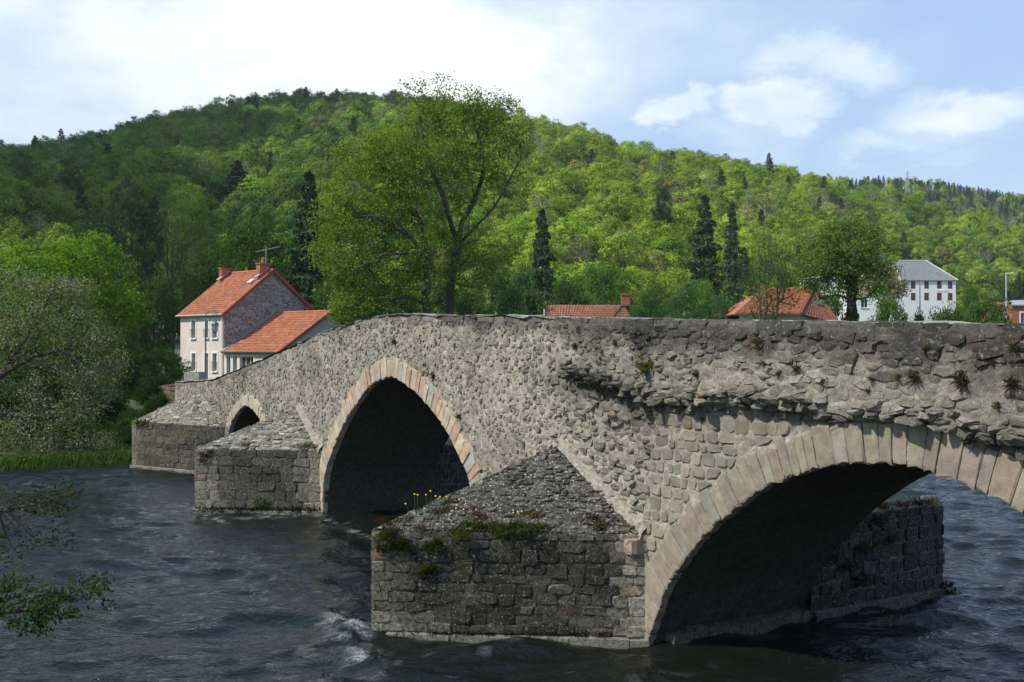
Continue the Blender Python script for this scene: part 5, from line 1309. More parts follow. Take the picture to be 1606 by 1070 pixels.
tile_roof(annex, ef(.08), ef(LA + .25), er(LA + .25), er(.08), 15, 27, M_TILE); tile_roof(annex, eb(LA + .25), eb(.08), er(.08), er(LA + .25), 13, 27, M_TILE)
slab(annex, 'roof_deck', [ef(.08) - Z3 * .02, ef(LA + .25) - Z3 * .02, er(LA + .25) - Z3 * .02, er(.08) - Z3 * .02], .08, M_WOOD)
slab(annex, 'roof_deck', [eb(.08) - Z3 * .02, eb(LA + .25) - Z3 * .02, er(LA + .25) - Z3 * .02, er(.08) - Z3 * .02], .08, M_WOOD)
beam(annex, 'verge_board', ef(LA + .28) - Z3 * .06, er(LA + .28) - Z3 * .03, .05, .24, M_WOOD); beam(annex, 'verge_board', eb(LA + .28) - Z3 * .06, er(LA + .28) - Z3 * .03, .05, .24, M_WOOD)
beam(annex, 'flashing', ef(.10) + Z3 * .07, er(.10) + Z3 * .07, .30, .05, M_ZINC)
mb = MB(); mb.tube([ef(.08) - e2 * .05, ef(LA + .25) - e2 * .05], .065, 8); mb.build('gutter', M_IRON, annex)
mb = MB(); mb.tube([er(.1) + Z3 * .03, er(LA + .25) + Z3 * .03], .1, 8); mb.build('ridge_tiles', M_TILE, annex)
# slate house behind
sh = empty('slate_roofed_house', ((262 - 803) / F * 112, 112, 3), 'small house with slate roof and dormers half hidden left of the cream house', 'house')
ex = Vector((1, 0, 0)); ey = Vector((0, 1, 0)); o_ = Vector(((240 - 803) / F * 112, 112, 0)); Zt = lambda py: zpx(py, 112)
wall_open('front_wall', M_GREYR, sh, o_, ex, 6.5, 1.5, Zt(530), [(1.2, 2., 2.5, 4.), (3.6, 4.4, 2.5, 4.)], ey)
for a in (1.2, 3.6): window(sh, o_, ex, ey, a, a + .8, 2.5, 4.)
slab(sh, 'roof', [o_ - ey * .4 - ex * .3 + Z3 * (Zt(533)), o_ - ey * .4 + ex * 6.8 + Z3 * Zt(533), o_ + ey * 3 + ex * 6.8 + Z3 * Zt(496), o_ + ey * 3 - ex * .3 + Z3 * Zt(496)], .12, M_SLATE)
slab(sh, 'roof', [o_ + ey * 6.4 - ex * .3 + Z3 * (Zt(533)), o_ + ey * 6.4 + ex * 6.8 + Z3 * Zt(533), o_ + ey * 3 + ex * 6.8 + Z3 * Zt(496), o_ + ey * 3 - ex * .3 + Z3 * Zt(496)], .12, M_SLATE)
wall_open('side_wall', M_GREYR, sh, o_, ey, 6, 1.5, Zt(530), [], ex, top=(3, Zt(498))); wall_open('side_wall', M_GREYR, sh, o_ + ex * 6.5, ey, 6, 1.5, Zt(530), [], -ex, top=(3, Zt(498)))
for a in (.9, 2.2):
    dr = MB(); q = o_ + ex * (a + .45) + ey * .6; dr.box(q + ey * .5 + Z3 * (Zt(515)), (.85, 1.2, 1.7), (ex, ey, Z3)); do = dr.build('dormer', M_TRIM, sh)
    p = MB(); p.box(q - ey * .12 + Z3 * Zt(515), (.5, .02, 1.1), (ex, ey, Z3)); p.build('pane', M_PANE, do); slab2 = MB(); slab2.add([q + ex * -.6 - ey * .3 + Z3 * Zt(503), q + ex * .6 - ey * .3 + Z3 * Zt(503), q + ex * .6 + ey * 1.9 + Z3 * Zt(495), q - ex * .6 + ey * 1.9 + Z3 * Zt(495)], [(0, 1, 2, 3)]); slab2.build('dormer_roof', M_SLATE, do)
# long low red roof with brick chimney
def at3(px, py, d): return Vector(((px - 803) / F * d, d, zpx(py, d)))
lr = empty('low_red_roofed_house', tuple(at3(915, 550, 88)), 'low house showing only its long red roof and brick chimney above the parapet', 'house')
rl, rr2 = at3(856, 478.5, 90), at3(976, 478.5, 90); el, er_ = Vector((rl.x + .1, 86.5, rl.z - 2.6)), Vector((rr2.x - 2.3, 86.5, rr2.z - 2.6))
tile_roof(lr, el, er_, rr2, rl, 13, 26, M_TILE, tint=(.72, .85, .95)); tile_roof(lr, er_, Vector((rr2.x + 1.6, 88., rr2.z - 2.6)), rr2 + Vector((.02, 0, 0)), rr2, 13, 9, M_TILE, tint=(.66, .8, .9))
slab(lr, 'roof_back', [rl, rr2, Vector((rr2.x, 94, rr2.z - 2.6)), Vector((rl.x, 94, rl.z - 2.6))], .1, M_TILE, (.7, .8, .9))
wall_open('front_wall', M_RENDER, lr, Vector((rl.x + .3, 87, 0)), ex, rr2.x - rl.x - 1, 2, rl.z - 2.4, [(1, 2, 3.5, 5), (3.5, 4.5, 3.5, 5)], ey)
for a in (1, 3.5): window(lr, Vector((rl.x + .3, 87, 0)), ex, ey, a, a + 1, 3.5, 5)
beam(lr, 'verge_board', el - Vector((.05, 0, 0)), rl - Vector((.05, 0, 0)), .06, .2, M_WOOD)
beam(lr, 'hip_tiles', er_ + Z3 * .04, rr2 + Z3 * .04, .14, .1, M_TILE, (.35, .4, .5))
wg = MB(); g0 = at3(968, 478, 90.5); wg.add([at3(974, 500, 90.4), at3(1010, 500, 90.4), at3(990, 466, 90.4)], [(0, 1, 2)], (.55, .55, .5)); wg.build('gable_wall', M_BRICK, lr)
q = at3(981, 470, 90); chimney(lr, q, .75, .6, zpx(480, 90), zpx(463, 90), ex, ey, 0)
# house with red hipped roof
hr = empty('hip_roofed_house', tuple(at3(1220, 550, 76)), 'house with bright red hipped tile roof and cream wall right of centre behind the parapet', 'house')
E0_, E1_ = at3(1152, 492.5, 74), at3(1256, 493, 74); R0_, R1_ = at3(1194, 456, 78), at3(1277, 453, 78)
H2 = at3(1318, 508, 77.)
tile_roof(hr, E0_, E1_, R1_, R0_, 18, 24, M_TILE, tint=(1.1, 1.15, 1.1)); tile_roof(hr, E1_, H2, R1_ + Vector((.05, 0, 0)), R1_, 16, 14, M_TILE, tint=(.95, 1., 1.))
slab(hr, 'roof_back', [R0_, R1_, Vector((R1_.x + 1, 83, E0_.z)), Vector((E0_.x, 83, E0_.z))], .1, M_TILE)
slab(hr, 'hip_end', [E0_, R0_, Vector((E0_.x, 83, E0_.z))], .1, M_TILE)
gb = MB(); gb.add([at3(1190, 460, 77.9), at3(1202, 452.5, 77.9), at3(1196, 447, 78.), at3(1187, 456, 78.)], [(0, 1, 2, 3)]); gb.build('ridge_gablet', M_TILE, hr)
mb = MB(); mb.tube([R0_ + Z3 * .05, R1_ + Z3 * .05], .1, 8, tint=(1.1, 1.1, 1.1)); mb.tube([R1_ + Z3 * .05, E1_ + Z3 * .05], .09, 8, tint=(.5, .5, .5)); mb.build('ridge_tiles', M_TILE, hr)
wo = Vector((E0_.x + .45, 74.5, 0)); wall_open('front_wall', M_RENDER, hr, wo, ex, E1_.x - E0_.x - .5, 2, E0_.z - .05, [(1, 2, 4, 5.5), (2.7, 3.7, 4, 5.5)], ey)
for a in (1, 2.7): window(hr, wo, ex, ey, a, a + 1, 4, 5.5)
s_ = MB(); s_.add([Vector((wo.x + E1_.x - E0_.x - .5, 74.5, 2)), Vector((H2.x, 77.5, 2)), Vector((H2.x, 77.5, H2.z - .1)), Vector((R1_.x + .2, 77, R1_.z - .6)), Vector((wo.x + E1_.x - E0_.x - .5, 74.5, E1_.z - .1))], [(0, 1, 2, 3, 4)]); s_.build('side_wall', M_RENDER, hr)
beam(hr, 'gutter', E0_ - Z3 * .06 - ey * .06, E1_ - Z3 * .06 - ey * .06, .1, .1, M_IRON)
# far white house with dark red shutters
D = 300.; wh = empty('white_house', tuple(at3(1450, 476, D)), 'tall white house with dark red shutters and grey hipped roof far up the valley', 'house')
L_, R_ = at3(1386, 440, D), at3(1499, 441, D); Wd = R_.x - L_.x; Oo = Vector((L_.x, D, 0)); ops = []; px2 = lambda p: (p - 1386) / F * D
for p in (1398, 1432, 1453, 1473, 1490):
    for (ya, yb) in ((441.5, 452.5), (459.5, 471)): ops.append((px2(p) - .5, px2(p) + .5, zpx(yb, D), zpx(ya, D)))
wall_open('front_wall', M_WHITE, wh, Oo, ex, Wd, zpx(560, D), L_.z, ops, ey)
for o_ in ops:
    c_ = Oo + ex * (o_[0] + o_[1]) / 2 + Z3 * (o_[2] + o_[3]) / 2; w_ = MB(); w_.box(c_ + ey * .15, (1.0, .05, o_[3] - o_[2]), (ex, ey, Z3)); f_ = w_.build('window', M_PANE, wh)
    for s in (-1, 1): q_ = MB(); q_.box(c_ + ex * s * .33 - ey * .03 if s < 0 else c_ + ex * .33 - ey * .03, (.62, .06, o_[3] - o_[2]), (ex, ey, Z3)); q_.build('shutter', M_SHUT, f_)
wall_open('side_wall', M_WHITE, wh, Oo + ex * Wd, ey, 11, zpx(560, D), L_.z, [], -ex); wall_open('side_wall', M_WHITE, wh, Oo, ey, 11, zpx(560, D), L_.z, [], ex)
ra, rb_ = at3(1404, 409, D + 5.5), at3(1452, 409, D + 5.5); ov = .5; e_ = [Oo + Vector((-ov, -ov, L_.z)), Oo + Vector((Wd + ov, -ov, L_.z)), Oo + Vector((Wd + ov, 11 + ov, L_.z)), Oo + Vector((-ov, 11 + ov, L_.z))]
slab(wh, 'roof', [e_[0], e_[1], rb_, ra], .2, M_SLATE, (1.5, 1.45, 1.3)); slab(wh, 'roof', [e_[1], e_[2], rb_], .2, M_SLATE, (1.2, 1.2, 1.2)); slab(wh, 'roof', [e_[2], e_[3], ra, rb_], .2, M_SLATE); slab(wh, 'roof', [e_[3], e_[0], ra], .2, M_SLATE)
beam(wh, 'hip_flashing', rb_ + Z3 * .1, e_[1] + Z3 * .12, .35, .2, M_TRIM); beam(wh, 'ridge_flashing', ra + Z3 * .1, rb_ + Z3 * .1, .3, .2, M_TRIM)
beam(wh, 'downpipe', Oo + ex * px2(1441.5) - ey * .1 + Z3 * L_.z, Oo + ex * px2(1441.5) - ey * .1 + Z3 * zpx(488, D), .15, .15, M_ZINC, up=ey)
sb2 = MB(); sb2.box(Oo + ex * (px2(1478)) - ey * .06 + Z3 * zpx(456, D), (px2(1406) * .9, .06, .5), (ex, ey, Z3)); sb2.build('sign_band', M_TRIM, wh)
# salmon roofed house behind the blossom tree
def simple_house(nm, label, d, pl, pr, eave, ridge_y, rpl, rpr, roofmat, wallmat, tint, depth=7, tiles=False):
    h_ = empty(nm, tuple(at3((pl + pr) / 2, 500, d)), label, 'house'); a, b_ = at3(pl, eave, d), at3(pr, eave, d); r1, r2_ = at3(rpl, ridge_y, d + depth / 2), at3(rpr, ridge_y, d + depth / 2)
    O_ = Vector((a.x + .2, d + .2, 0)); W_ = b_.x - a.x - .4; z0_ = tz(a.x, d) - 2
    wall_open('front_wall', wallmat, h_, O_, ex, W_, z0_, a.z, [(W_ * .2, W_ * .35, a.z - 2.2, a.z - .8), (W_ * .6, W_ * .75, a.z - 2.2, a.z - .8)], ey)
    for k in (.2, .6): window(h_, O_, ex, ey, W_ * k, W_ * (k + .15), a.z - 2.2, a.z - .8, mull=1)
    for X_ in (0, W_): wall_open('side_wall', wallmat, h_, O_ + ex * X_, ey, depth, z0_, a.z, [], ex if X_ == 0 else -ex, top=(depth / 2, r1.z - .1))
    if tiles: tile_roof(h_, a, b_, r2_, r1, 14, 22, roofmat, tint=tint)
    else: slab(h_, 'roof', [a, b_, r2_, r1], .12, roofmat, tint)
    slab(h_, 'roof_back', [Vector((a.x, d + depth, a.z)), Vector((b_.x, d + depth, b_.z)), r2_, r1], .12, roofmat, tint); return h_
simple_house('salmon_roofed_house', 'house with pale salmon tiled roof behind the blossoming tree', 170, 1334, 1413, 462, 436, 1338, 1409, M_TILE, M_WHITE, (1.0, 1.9, 2.3), tiles=True)
sgb = simple_house('gabled_white_house', 'white gabled house with salmon roof touching the left side of the tall white house', 215, 1362, 1418, 452, 414, 1368, 1396, M_TILE, M_WHITE, (1.1, 2.1, 2.6), tiles=True)
simple_house('small_white_building', 'small white building with flat roof edge left of the ivy-clad tree', 185, 1268, 1316, 437, 434, 1269, 1315, M_TRIM, M_WHITE, (1, 1, 1))
sd_ = simple_house('brick_shed', 'low brick building with pale blue roof cut by the right frame edge', 100, 1586, 1660, 478, 471, 1588, 1658, M_ZINC, M_BRICK, (.6, .6, .6))
# retaining wall and quay end at the far bridge head
rw = empty('retaining_wall', tuple(bw(36, 0, 0)), 'brown retaining wall left of the far bridge head below the cream house', 'wall')
def stone_wall(parent, A, B, z0, za, zb, tint, mat=M_STONE, hh=(.16, .3), ww=(.25, .6)):
    e = (B - A); L = e.length; e.normalize(); nr = Vector((e.y, -e.x, 0))
    if nr.dot(-A) < 0: nr = -nr
    c_ = MB(); th = .4; P_ = [A, B, B - nr * th, A - nr * th]; zt_ = [za, zb, zb, za]
    c_.add([p + Z3 * z0 for p in P_] + [p + Z3 * z for p, z in zip(P_, zt_)], [(0, 1, 5, 4), (1, 2, 6, 5), (2, 3, 7, 6), (3, 0, 4, 7), (4, 5, 6, 7)], [q * .9 for q in tint]); c_.build('wall_core', M_MORTAR, parent)
    big = MB(); k = 0
    for poly in rows(0, L, z0, max(za, zb), lambda: rng.uniform(*hh), lambda: rng.uniform(*ww), rng, .03):
        poly = clip_convex(poly, [(0, z0), (L, z0), (L, zb), (0, za)])
        if len(poly) < 3 or area(poly) < .01: continue
        m = lump(poly, rng.uniform(.02, .07), lambda x, y: 0, lambda x, y, o: tuple(A + e * x + nr * o + Z3 * y), gap=.014, sink=.02)
        if m: kk = rng.uniform(.65, 1.2); obj('stone', m[0], m[1], mat, parent, tint=np.tile([q * kk for q in tint], (len(m[0]), 1)))
g0 = lambda px, d: Vector(((px - 803) / F * d, d, 0))
stone_wall(rw, g0(246, 52), g0(286, 50.5), .8, zpx(606, 52), zpx(600, 50.5), (.17, .135, .10))
qw = empty('approach_wall', tuple(g0(300, 49)), 'grey stone approach wall with a raised block joining the far end of the bridge parapet', 'wall')
stone_wall(qw, g0(285, 50.4), g0(338, 43.6), .8, zpx(597, 50.4), zpx(594, 43.6), (.27, .25, .215))
bx = MB(); bx.box(g0(306, 47.6) + Z3 * (zpx(591, 47.6) - .05), (.9, .5, .55), (Vector((.9, -.43, 0)), Vector((.43, .9, 0)), Z3), (.3, .28, .25)); bx.build('raised_block', M_STONE, qw)
# street lantern near the bridge head
DL = 50.; lp = empty('street_lantern', tuple(g0(322, DL) + Z3 * 2.6), 'old-style lantern hanging from a curved post in front of the cream house', 'street lamp')
pb = g0(322.5, DL); mb = MB(); mb.tube([pb + Z3 * 2.3, pb + Z3 * 3.3, pb + Z3 * zpx(505, DL)], [.06, .045, .03], 8); mb.build('post', M_IRON, lp)
mb = MB(); c_ = pb + ex * .32 + Z3 * (zpx(497, DL)); mb.tube([pb + Z3 * zpx(505, DL)] + [c_ + Vector((-math.cos(a) * .32, 0, math.sin(a) * .32 * .95)) for a in np.linspace(0, 2.4, 12)], .022, 6); mb.build('curved_arm', M_IRON, lp)
q = pb + ex * .46; mb = MB(); mb.tube([q + ex * (.12 * math.cos(a)) + Z3 * (zpx(496, DL) + .12 * math.sin(a)) for a in np.linspace(0, 6.28, 14)], .014, 5); mb.build('scroll_ring', M_IRON, lp)
zt_ = zpx(503, DL); mb = MB()
def frust(mb, c, z0, z1, r0, r1, k=6): mb.tube([c + Z3 * z0, c + Z3 * z1], [r0, r1], k)
frust(mb, q, zt_ - .16, zt_, .20, .06); frust(mb, q, zt_, zt_ + .08, .05, .03); frust(mb, q, zt_ - .20, zt_ - .16, .21, .21); frust(mb, q, zt_ - .62, zt_ - .56, .06, .09)
for k in range(6):
    a = k * math.pi / 3; d0 = Vector((math.cos(a), math.sin(a), 0)); mb.tube([q + d0 * .19 + Z3 * (zt_ - .2), q + d0 * .09 + Z3 * (zt_ - .57)], .012, 4)
ln = mb.build('lantern_frame', M_IRON, lp); mb = MB(); frust(mb, q, zt_ - .56, zt_ - .2, .085, .18); mb.build('lantern_glass', M_GLASSL, ln)
# modern lamp post at the right
DM = 95.; ml = empty('modern_lamp_post', tuple(g0(1578, DM) + Z3 * 3), 'plain white lamp post with a short flat head near the right frame edge', 'street lamp')
pb = g0(1578, DM); mb = MB(); mb.tube([pb + Z3 * 2, pb + Z3 * zpx(429, DM)], [.09, .06], 8); mb.build('pole', M_GALV, ml); mb = MB(); mb.box(pb + ex * .3 + Z3 * zpx(428.5, DM), (.75, .2, .1), (Vector((.99, 0, .08)), ey, Z3)); mb.build('lamp_head', M_TRIM, ml)
# pylon on the skyline
DP = 640.; xp = (1423 - 803) / F * DP; pz = zpx(292, DP); zt2 = zpx(268, DP); mb = MB(); c_ = Vector((xp, DP, 0))
for s in (-1, 1):
    for t_ in (-1, 1): mb.tube([c_ + Vector((s * 1.1, t_ * 1.1, pz - 6)), c_ + Vector((s * .2, t_ * .2, zt2))], .14, 4)
for z_, w_ in ((zt2 - 2, 2.6), (zt2 - 4, 2.2)): mb.tube([c_ + Vector((-w_, 0, z_)), c_ + Vector((w_, 0, z_))], .13, 4)
py = mb.build('power_pylon', M_GALV); props(py, 'tiny lattice power pylon on the right-hand skyline', 'pylon')
# short marker post left of the low red roof
mk = MB(); q = g0(853.5, 84); mk.tube([q + Z3 * 2.5, q + Z3 * zpx(485, 84)], .05, 6); mo = mk.build('pale_post', M_TRIM); props(mo, 'thin pale post at the left end of the long low red roof', 'post')

# ------------------------------------------------------------------ plants on the masonry
def tuft(loc, nr, n, L, spread, tint, label, cat='plant', name='wall_plant', seed=0, wid=.12, group=None, leafy=False, droop=.3, mat=None):
    """a clump rooted at loc, growing out along nr and up; real blades/leaves"""
    g = K(seed + 900); nr = np.array(nr, float); a = g.normal(size=(n, 3)); d = nr * .7 + a * spread + [0, 0, .6]; d /= np.linalg.norm(d, axis=1)[:, None]
    ln = L * g.uniform(.4, 1.1, n); root = np.array(loc) + g.normal(size=(n, 3)) * L * .18
    tip = root + d * ln[:, None] - np.array([0, 0, 1]) * (ln * droop * .3)[:, None]
    if leafy:
        m_ = 5; t = g.uniform(.25, 1, (n, m_)); P = (root[:, None] + (tip - root)[:, None] * t[..., None]).reshape(-1, 3) + g.normal(size=(n * m_, 3)) * L * .05
        V, Fq = leaves(P, L * .26, g, np.array([0, 0, .6]), 1., .6); v = np.repeat(g.uniform(0, 1, n * m_), 4)
    else:
        side = np.cross(d, g.normal(size=(n, 3))); side /= np.linalg.norm(side, axis=1)[:, None] + 1e-9; w = (L * wid * .5)
        mid = (root + tip) / 2 + np.array([0, 0, L * .08]); V = np.stack([root - side * w * .4, mid - side * w, tip, mid + side * w], 1).reshape(-1, 3); Fq = np.arange(4 * n).reshape(-1, 4); v = np.repeat(g.uniform(0, 1, n), 4)
    o = obj(name, V, Fq, mat or M_LEAF, fattr={'v': v}); o['tint'] = tuple(np.array(tint) * ([.7, .82, .8] if tint[0] > tint[1] else [.85, .7, .8])); props(o, label, cat, group); return o
def on_wall(px, py):
    k = (px - 803) / F; O = P1; s = (k * O.y - O.x) / (U.x - k * U.y); d = O.y + U.y * s; z = EYE - (py - HOR) * d / F
    for _ in range(2):
        nn_ = float(relief(s, z)) + .03; O = P1 + N * nn_; s = (k * O.y - O.x) / (U.x - k * U.y); d = O.y + U.y * s; z = EYE - (py - HOR) * d / F
    return s, z, bw(s, nn_, z)
NV = (N.x, N.y, 0.2)
WT = [  # px, py, size in px, tint, leafy, label
 (1190, 540, 24, (.10, .12, .02), 0, 'round tufted olive plant high on the parapet above the left haunch of the right arch'),
 (1017, 582, 38, (.11, .17, .025), 1, 'largest yellow green leafy clump on the wall face between the two big arches'),
 (925, 578, 16, (.10, .16, .025), 1, 'small leafy clump on the wall left of the largest one'),
 (895, 572, 14, (.09, .13, .03), 1, 'tiny leafy sprig just under the weathered band, leftmost of the right wall'),
 (903, 543, 12, (.10, .16, .03), 1, 'little sprig under the coping above the centre of the wall'),
 (1093, 588, 16, (.10, .15, .03), 1, 'leafy sprig right of the largest clump'),
 (1200, 572, 14, (.08, .12, .02), 0, 'small tuft a little below the round olive plant'),
 (1250, 580, 22, (.09, .12, .025), 0, 'olive tuft on the right wall, first right of the haunch'),
 (1222, 588, 14, (.10, .14, .03), 1, 'low green sprig between two olive tufts on the right wall'),
 (1296, 602, 16, (.09, .11, .025), 0, 'olive tuft just above the overhanging ledge'),
 (1368, 596, 16, (.11, .14, .02), 0, 'yellow olive tuft over the crown of the right arch'),
 (1362, 614, 13, (.09, .12, .02), 0, 'tiny olive tuft under the one over the arch crown'),
 (1409, 594, 17, (.11, .14, .02), 0, 'yellow olive tuft right of the arch crown, beside the brown one'),
 (1436, 592, 30, (.10, .075, .045), 0, 'dry brown clump beside the yellow olive tuft'),
 (1512, 597, 40, (.095, .07, .045), 0, 'largest dry brown clump on the right wall'),
 (1589, 605, 34, (.10, .075, .05), 0, 'dry brown clump at the right frame edge'),
 (1566, 638, 20, (.12, .16, .02), 0, 'bright yellow green tuft below the dry clumps near the right edge'),
 (1557, 571, 12, (.09, .12, .02), 0, 'small green tuft above the bright one near the right edge'),
 (1592, 550, 24, (.08, .11, .02), 0, 'flat olive tuft under the parapet at the right frame edge'),
 (1450, 655, 30, (.11, .10, .055), 0, 'dry grass tuft hanging from the ledge above the right arch'),
 (1422, 655, 16, (.08, .12, .02), 0, 'green tuft beside the dry grass on the ledge'),
 (1455, 550, 18, (.07, .10, .02), 1, 'sparse leafy plant on the parapet above the dry clumps'),
 (1103, 658, 12, (.12, .16, .02), 1, 'single bright sprig under the ledge left of the squared blocks'),
 (619, 538, 14, (.05, .08, .02), 0, 'small dark tuft above the tip of the middle arch'),
 (680, 592, 14, (.05, .08, .025), 0, 'dark tuft on the wall right of the middle arch shoulder'),
 (721, 655, 12, (.09, .14, .03), 1, 'tiny sprig beside the right leg of the middle arch'),
 (965, 540, 12, (.09, .14, .03), 1, 'small sprig under the coping right of the weathered patch'),
 (1530, 690, 36, (.085, .065, .045), 0, 'hanging brown moss and roots on the ledge above the right part of the arch'),
]
for i, (px, py, sz, tn, lf, lab) in enumerate(WT):
    s, z, p = on_wall(px, py); d = p.y; L = sz / F * d * .62
    tuft(p, NV, 90 if not lf else 60, L, .75, tn, lab, seed=i, leafy=bool(lf), droop=.9 if 'hanging' in lab or 'dry' in lab else .3)
# vines on the ridge, moss and flowers on the cutwaters
def cap_point(s0, s1, ns, nn_, sa, za, ze, px, py, side=1):
    """hit the visible sloping cap (nose top, eave at s0, apex) with the sight line of a photo pixel"""
    A = bw(ns, nn_, ze); B = bw(s0, 0, ze); Cc = bw(sa, .05, za); nrm = (B - A).cross(Cc - A); d = Vector(((px - 803) / F, 1, (HOR - py) / F)); E = Vector((0, 0, EYE)); t = (A - E).dot(nrm) / d.dot(nrm); return E + d * t
def face_point(s0, ns, nn_, px, py, off=.04):
    A = bw(ns, nn_, 0); B = bw(s0, 0, 0); nrm = (B - A).cross(Z3).normalized(); d = Vector(((px - 803) / F, 1, (HOR - py) / F)); E = Vector((0, 0, EYE))
    if nrm.dot(E - A) < 0: nrm = -nrm
    t = (A + nrm * off - E).dot(nrm) / d.dot(nrm); return E + d * t
CW1 = (-.05, 5.35, 2.74, 3.90, 2.67, 3.17, 1.86); F1 = (-.05, 2.74, 3.90)
CW2 = (15.86, 21., 18.43, 3.24, 18.05, 3.17, 1.95); F2 = (15.86, 18.43, 3.24); F3 = (27.0, _s3, _n3)
def mossbed(pts_, L, tint, label, seed, per=70, leafy=False, wid=.2, cat='moss', name='moss_patch', fl=None, tints=None):
    """a low bed of tiny blades over several points; one patch = one thing"""
    g = K(seed + 500); P = np.array([tuple(p) for p, r in pts_]); r = np.array([r for p, r in pts_]); k = np.repeat(np.arange(len(P)), per); n = len(k)
    root = P[k] + g.normal(size=(n, 3)) * r[k][:, None] * [.6, .3, .22]; d = g.normal(size=(n, 3)) * .6 + [0, -.35, .9]; d /= np.linalg.norm(d, axis=1)[:, None]; ln = L * g.uniform(.4, 1.2, n)
    tip = root + d * ln[:, None]; side = np.cross(d, g.normal(size=(n, 3))); side /= np.linalg.norm(side, axis=1)[:, None]; w = L * wid * .5; mid = (root + tip) / 2
    V = np.stack([root - side * w * .4, mid - side * w, tip, mid + side * w], 1).reshape(-1, 3)
    o = obj(name, V, np.arange(4 * n).reshape(-1, 4), M_LEAF, fattr={'v': np.repeat(np.clip(.5 + .5 * np.repeat(g.normal(0, .5, len(P)), per) + g.normal(0, .25, n), 0, 1), 4)}); o['tint'] = tuple(np.array(tint) * [.8, .62, .8]); props(o, label, cat); return o
fp = lambda px, py: face_point(*F1, px, py); cpt = lambda px, py: cap_point(*CW1, px, py)
mossbed([(fp(603, 845), .16), (fp(620, 858), .14), (fp(600, 862), .12), (fp(632, 850), .10), (fp(640, 862), .1), (fp(612, 838), .12)], .09, (.085, .12, .018), 'thick olive moss hanging over the nose of the near cutwater', 1, 260)
mossbed([(fp(672, 858), .12), (fp(690, 862), .1), (fp(684, 852), .08)], .08, (.08, .13, .02), 'green moss clump right of the pale block on the near cutwater', 2, 220)
mossbed([(fp(662, 900), .08), (fp(676, 890), .09), (fp(668, 893), .07)], .09, (.085, .135, .02), 'small green clump lower down on the near cutwater face', 3, 160)
mossbed([(cpt(x_, y_), .16) for x_, y_ in ((715, 835), (735, 826), (755, 830), (775, 828), (795, 830), (815, 827), (835, 832), (850, 830), (725, 845), (790, 838), (822, 838))], .11, (.08, .125, .022), 'long grassy moss bed along the eave of the near cutwater', 4, 190, cat='moss')
mossbed([(cpt(x_, y_), .11) for x_, y_ in ((825, 808), (838, 812), (845, 808))], .07, (.14, .17, .015), 'yellow green moss patch at the upper right of the grassy bed', 5, 160)
mossbed([(cpt(x_, y_), .14) for x_, y_ in ((748, 808), (756, 815), (745, 800))], .07, (.12, .045, .035), 'dark red stonecrop patch beside the yellow flowers', 6, 150, cat='stonecrop', name='stonecrop_patch')
mossbed([(cpt(x_, y_), .13) for x_, y_ in ((700, 790), (708, 800), (690, 806))], .09, (.075, .10, .022), 'ragged green plants on the cap ridge behind the yellow flowers', 7, 120)
mossbed([(cpt(x_, y_), .10) for x_, y_ in ((930, 815), (945, 822), (938, 830))], .12, (.10, .11, .045), 'dry olive grass at the right end of the near cap', 8, 90)
mossbed([(fp(597, 818), .10), (fp(612, 822), .10), (fp(640, 815), .12), (fp(660, 828), .1)], .05, (.10, .07, .02), 'rusty brown moss crust on top of the near cutwater nose', 9, 200)
mossbed([(fp(x_, 996), .12) for x_ in (625, 650, 680, 700, 720, 740, 768, 800, 835, 865, 905, 945)], .07, (.022, .026, .012), 'dark wet weed along the foot of the near cutwater', 10, 110, cat='weed', name='water_weed')
fp2 = lambda px, py: face_point(*F2, px, py); fp3 = lambda px, py: face_point(*F3, px, py); c2 = lambda px, py: cap_point(*CW2, px, py)
mossbed([(fp2(x_, y_), .14) for x_, y_ in ((316, 712), (325, 716), (330, 709), (318, 724))], .08, (.08, .065, .02), 'brown moss on the nose of the middle cutwater', 11, 160)
mossbed([(c2(x_, y_), .16) for x_, y_ in ((384, 699), (392, 697))], .10, (.11, .13, .03), 'yellowish tuft on the cap eave of the middle cutwater, left of its centre', 12, 90)
mossbed([(c2(x_, y_), .16) for x_, y_ in ((474, 702), (484, 700), (492, 703))], .11, (.11, .14, .025), 'yellow green tuft at the right end of the middle cutwater cap', 13, 110)
mossbed([(fp2(x_, 801), .2) for x_ in (318, 335, 352, 372, 395, 440, 465, 490)], .14, (.03, .04, .014), 'dark moss band along the waterline of the middle cutwater', 14, 120, cat='weed', name='water_weed')
mossbed([(fp2(x_, y_), .2) for x_, y_ in ((413, 790), (418, 797), (408, 798))], .16, (.05, .12, .025), 'leafy green plant sprouting at the waterline of the middle cutwater', 15, 70, cat='plant', name='water_plant')
mossbed([(fp3(x_, y_), .25) for x_, y_ in ((215, 663), (222, 667), (229, 664))], .2, (.10, .16, .02), 'bright green plant on the nose of the far cutwater', 16, 70, cat='plant', name='wall_plant')
_bn = bw(-.40, -7.2, .1); mossbed([(_bn + Vector((.1, 0, .1)), .12), (_bn + Vector((.15, -.1, -.02)), .1)], .13, (.04, .09, .02), 'small green plant at the waterline corner of the downstream buttress', 17, 70, cat='plant', name='water_plant')
mossbed([(Vector(bw(-.40, -y_, z_)), .22) for y_, z_ in ((4.2, 1.5), (4.8, 1.2), (4.4, .9), (5.2, 1.7), (4.0, 1.1), (5.6, 1.3), (4.7, .6))], .12, (.05, .095, .03), 'dark creeper on the side of the downstream buttress seen through the right arch', 18, 200, cat='creeper', name='creeper')
mossbed([(Vector(bw(-.3, -y_, 1.92)), .16) for y_ in (5.6, 6.1, 6.6, 7.0)], .10, (.10, .095, .02), 'yellow brown moss on top of the downstream buttress', 19, 160)
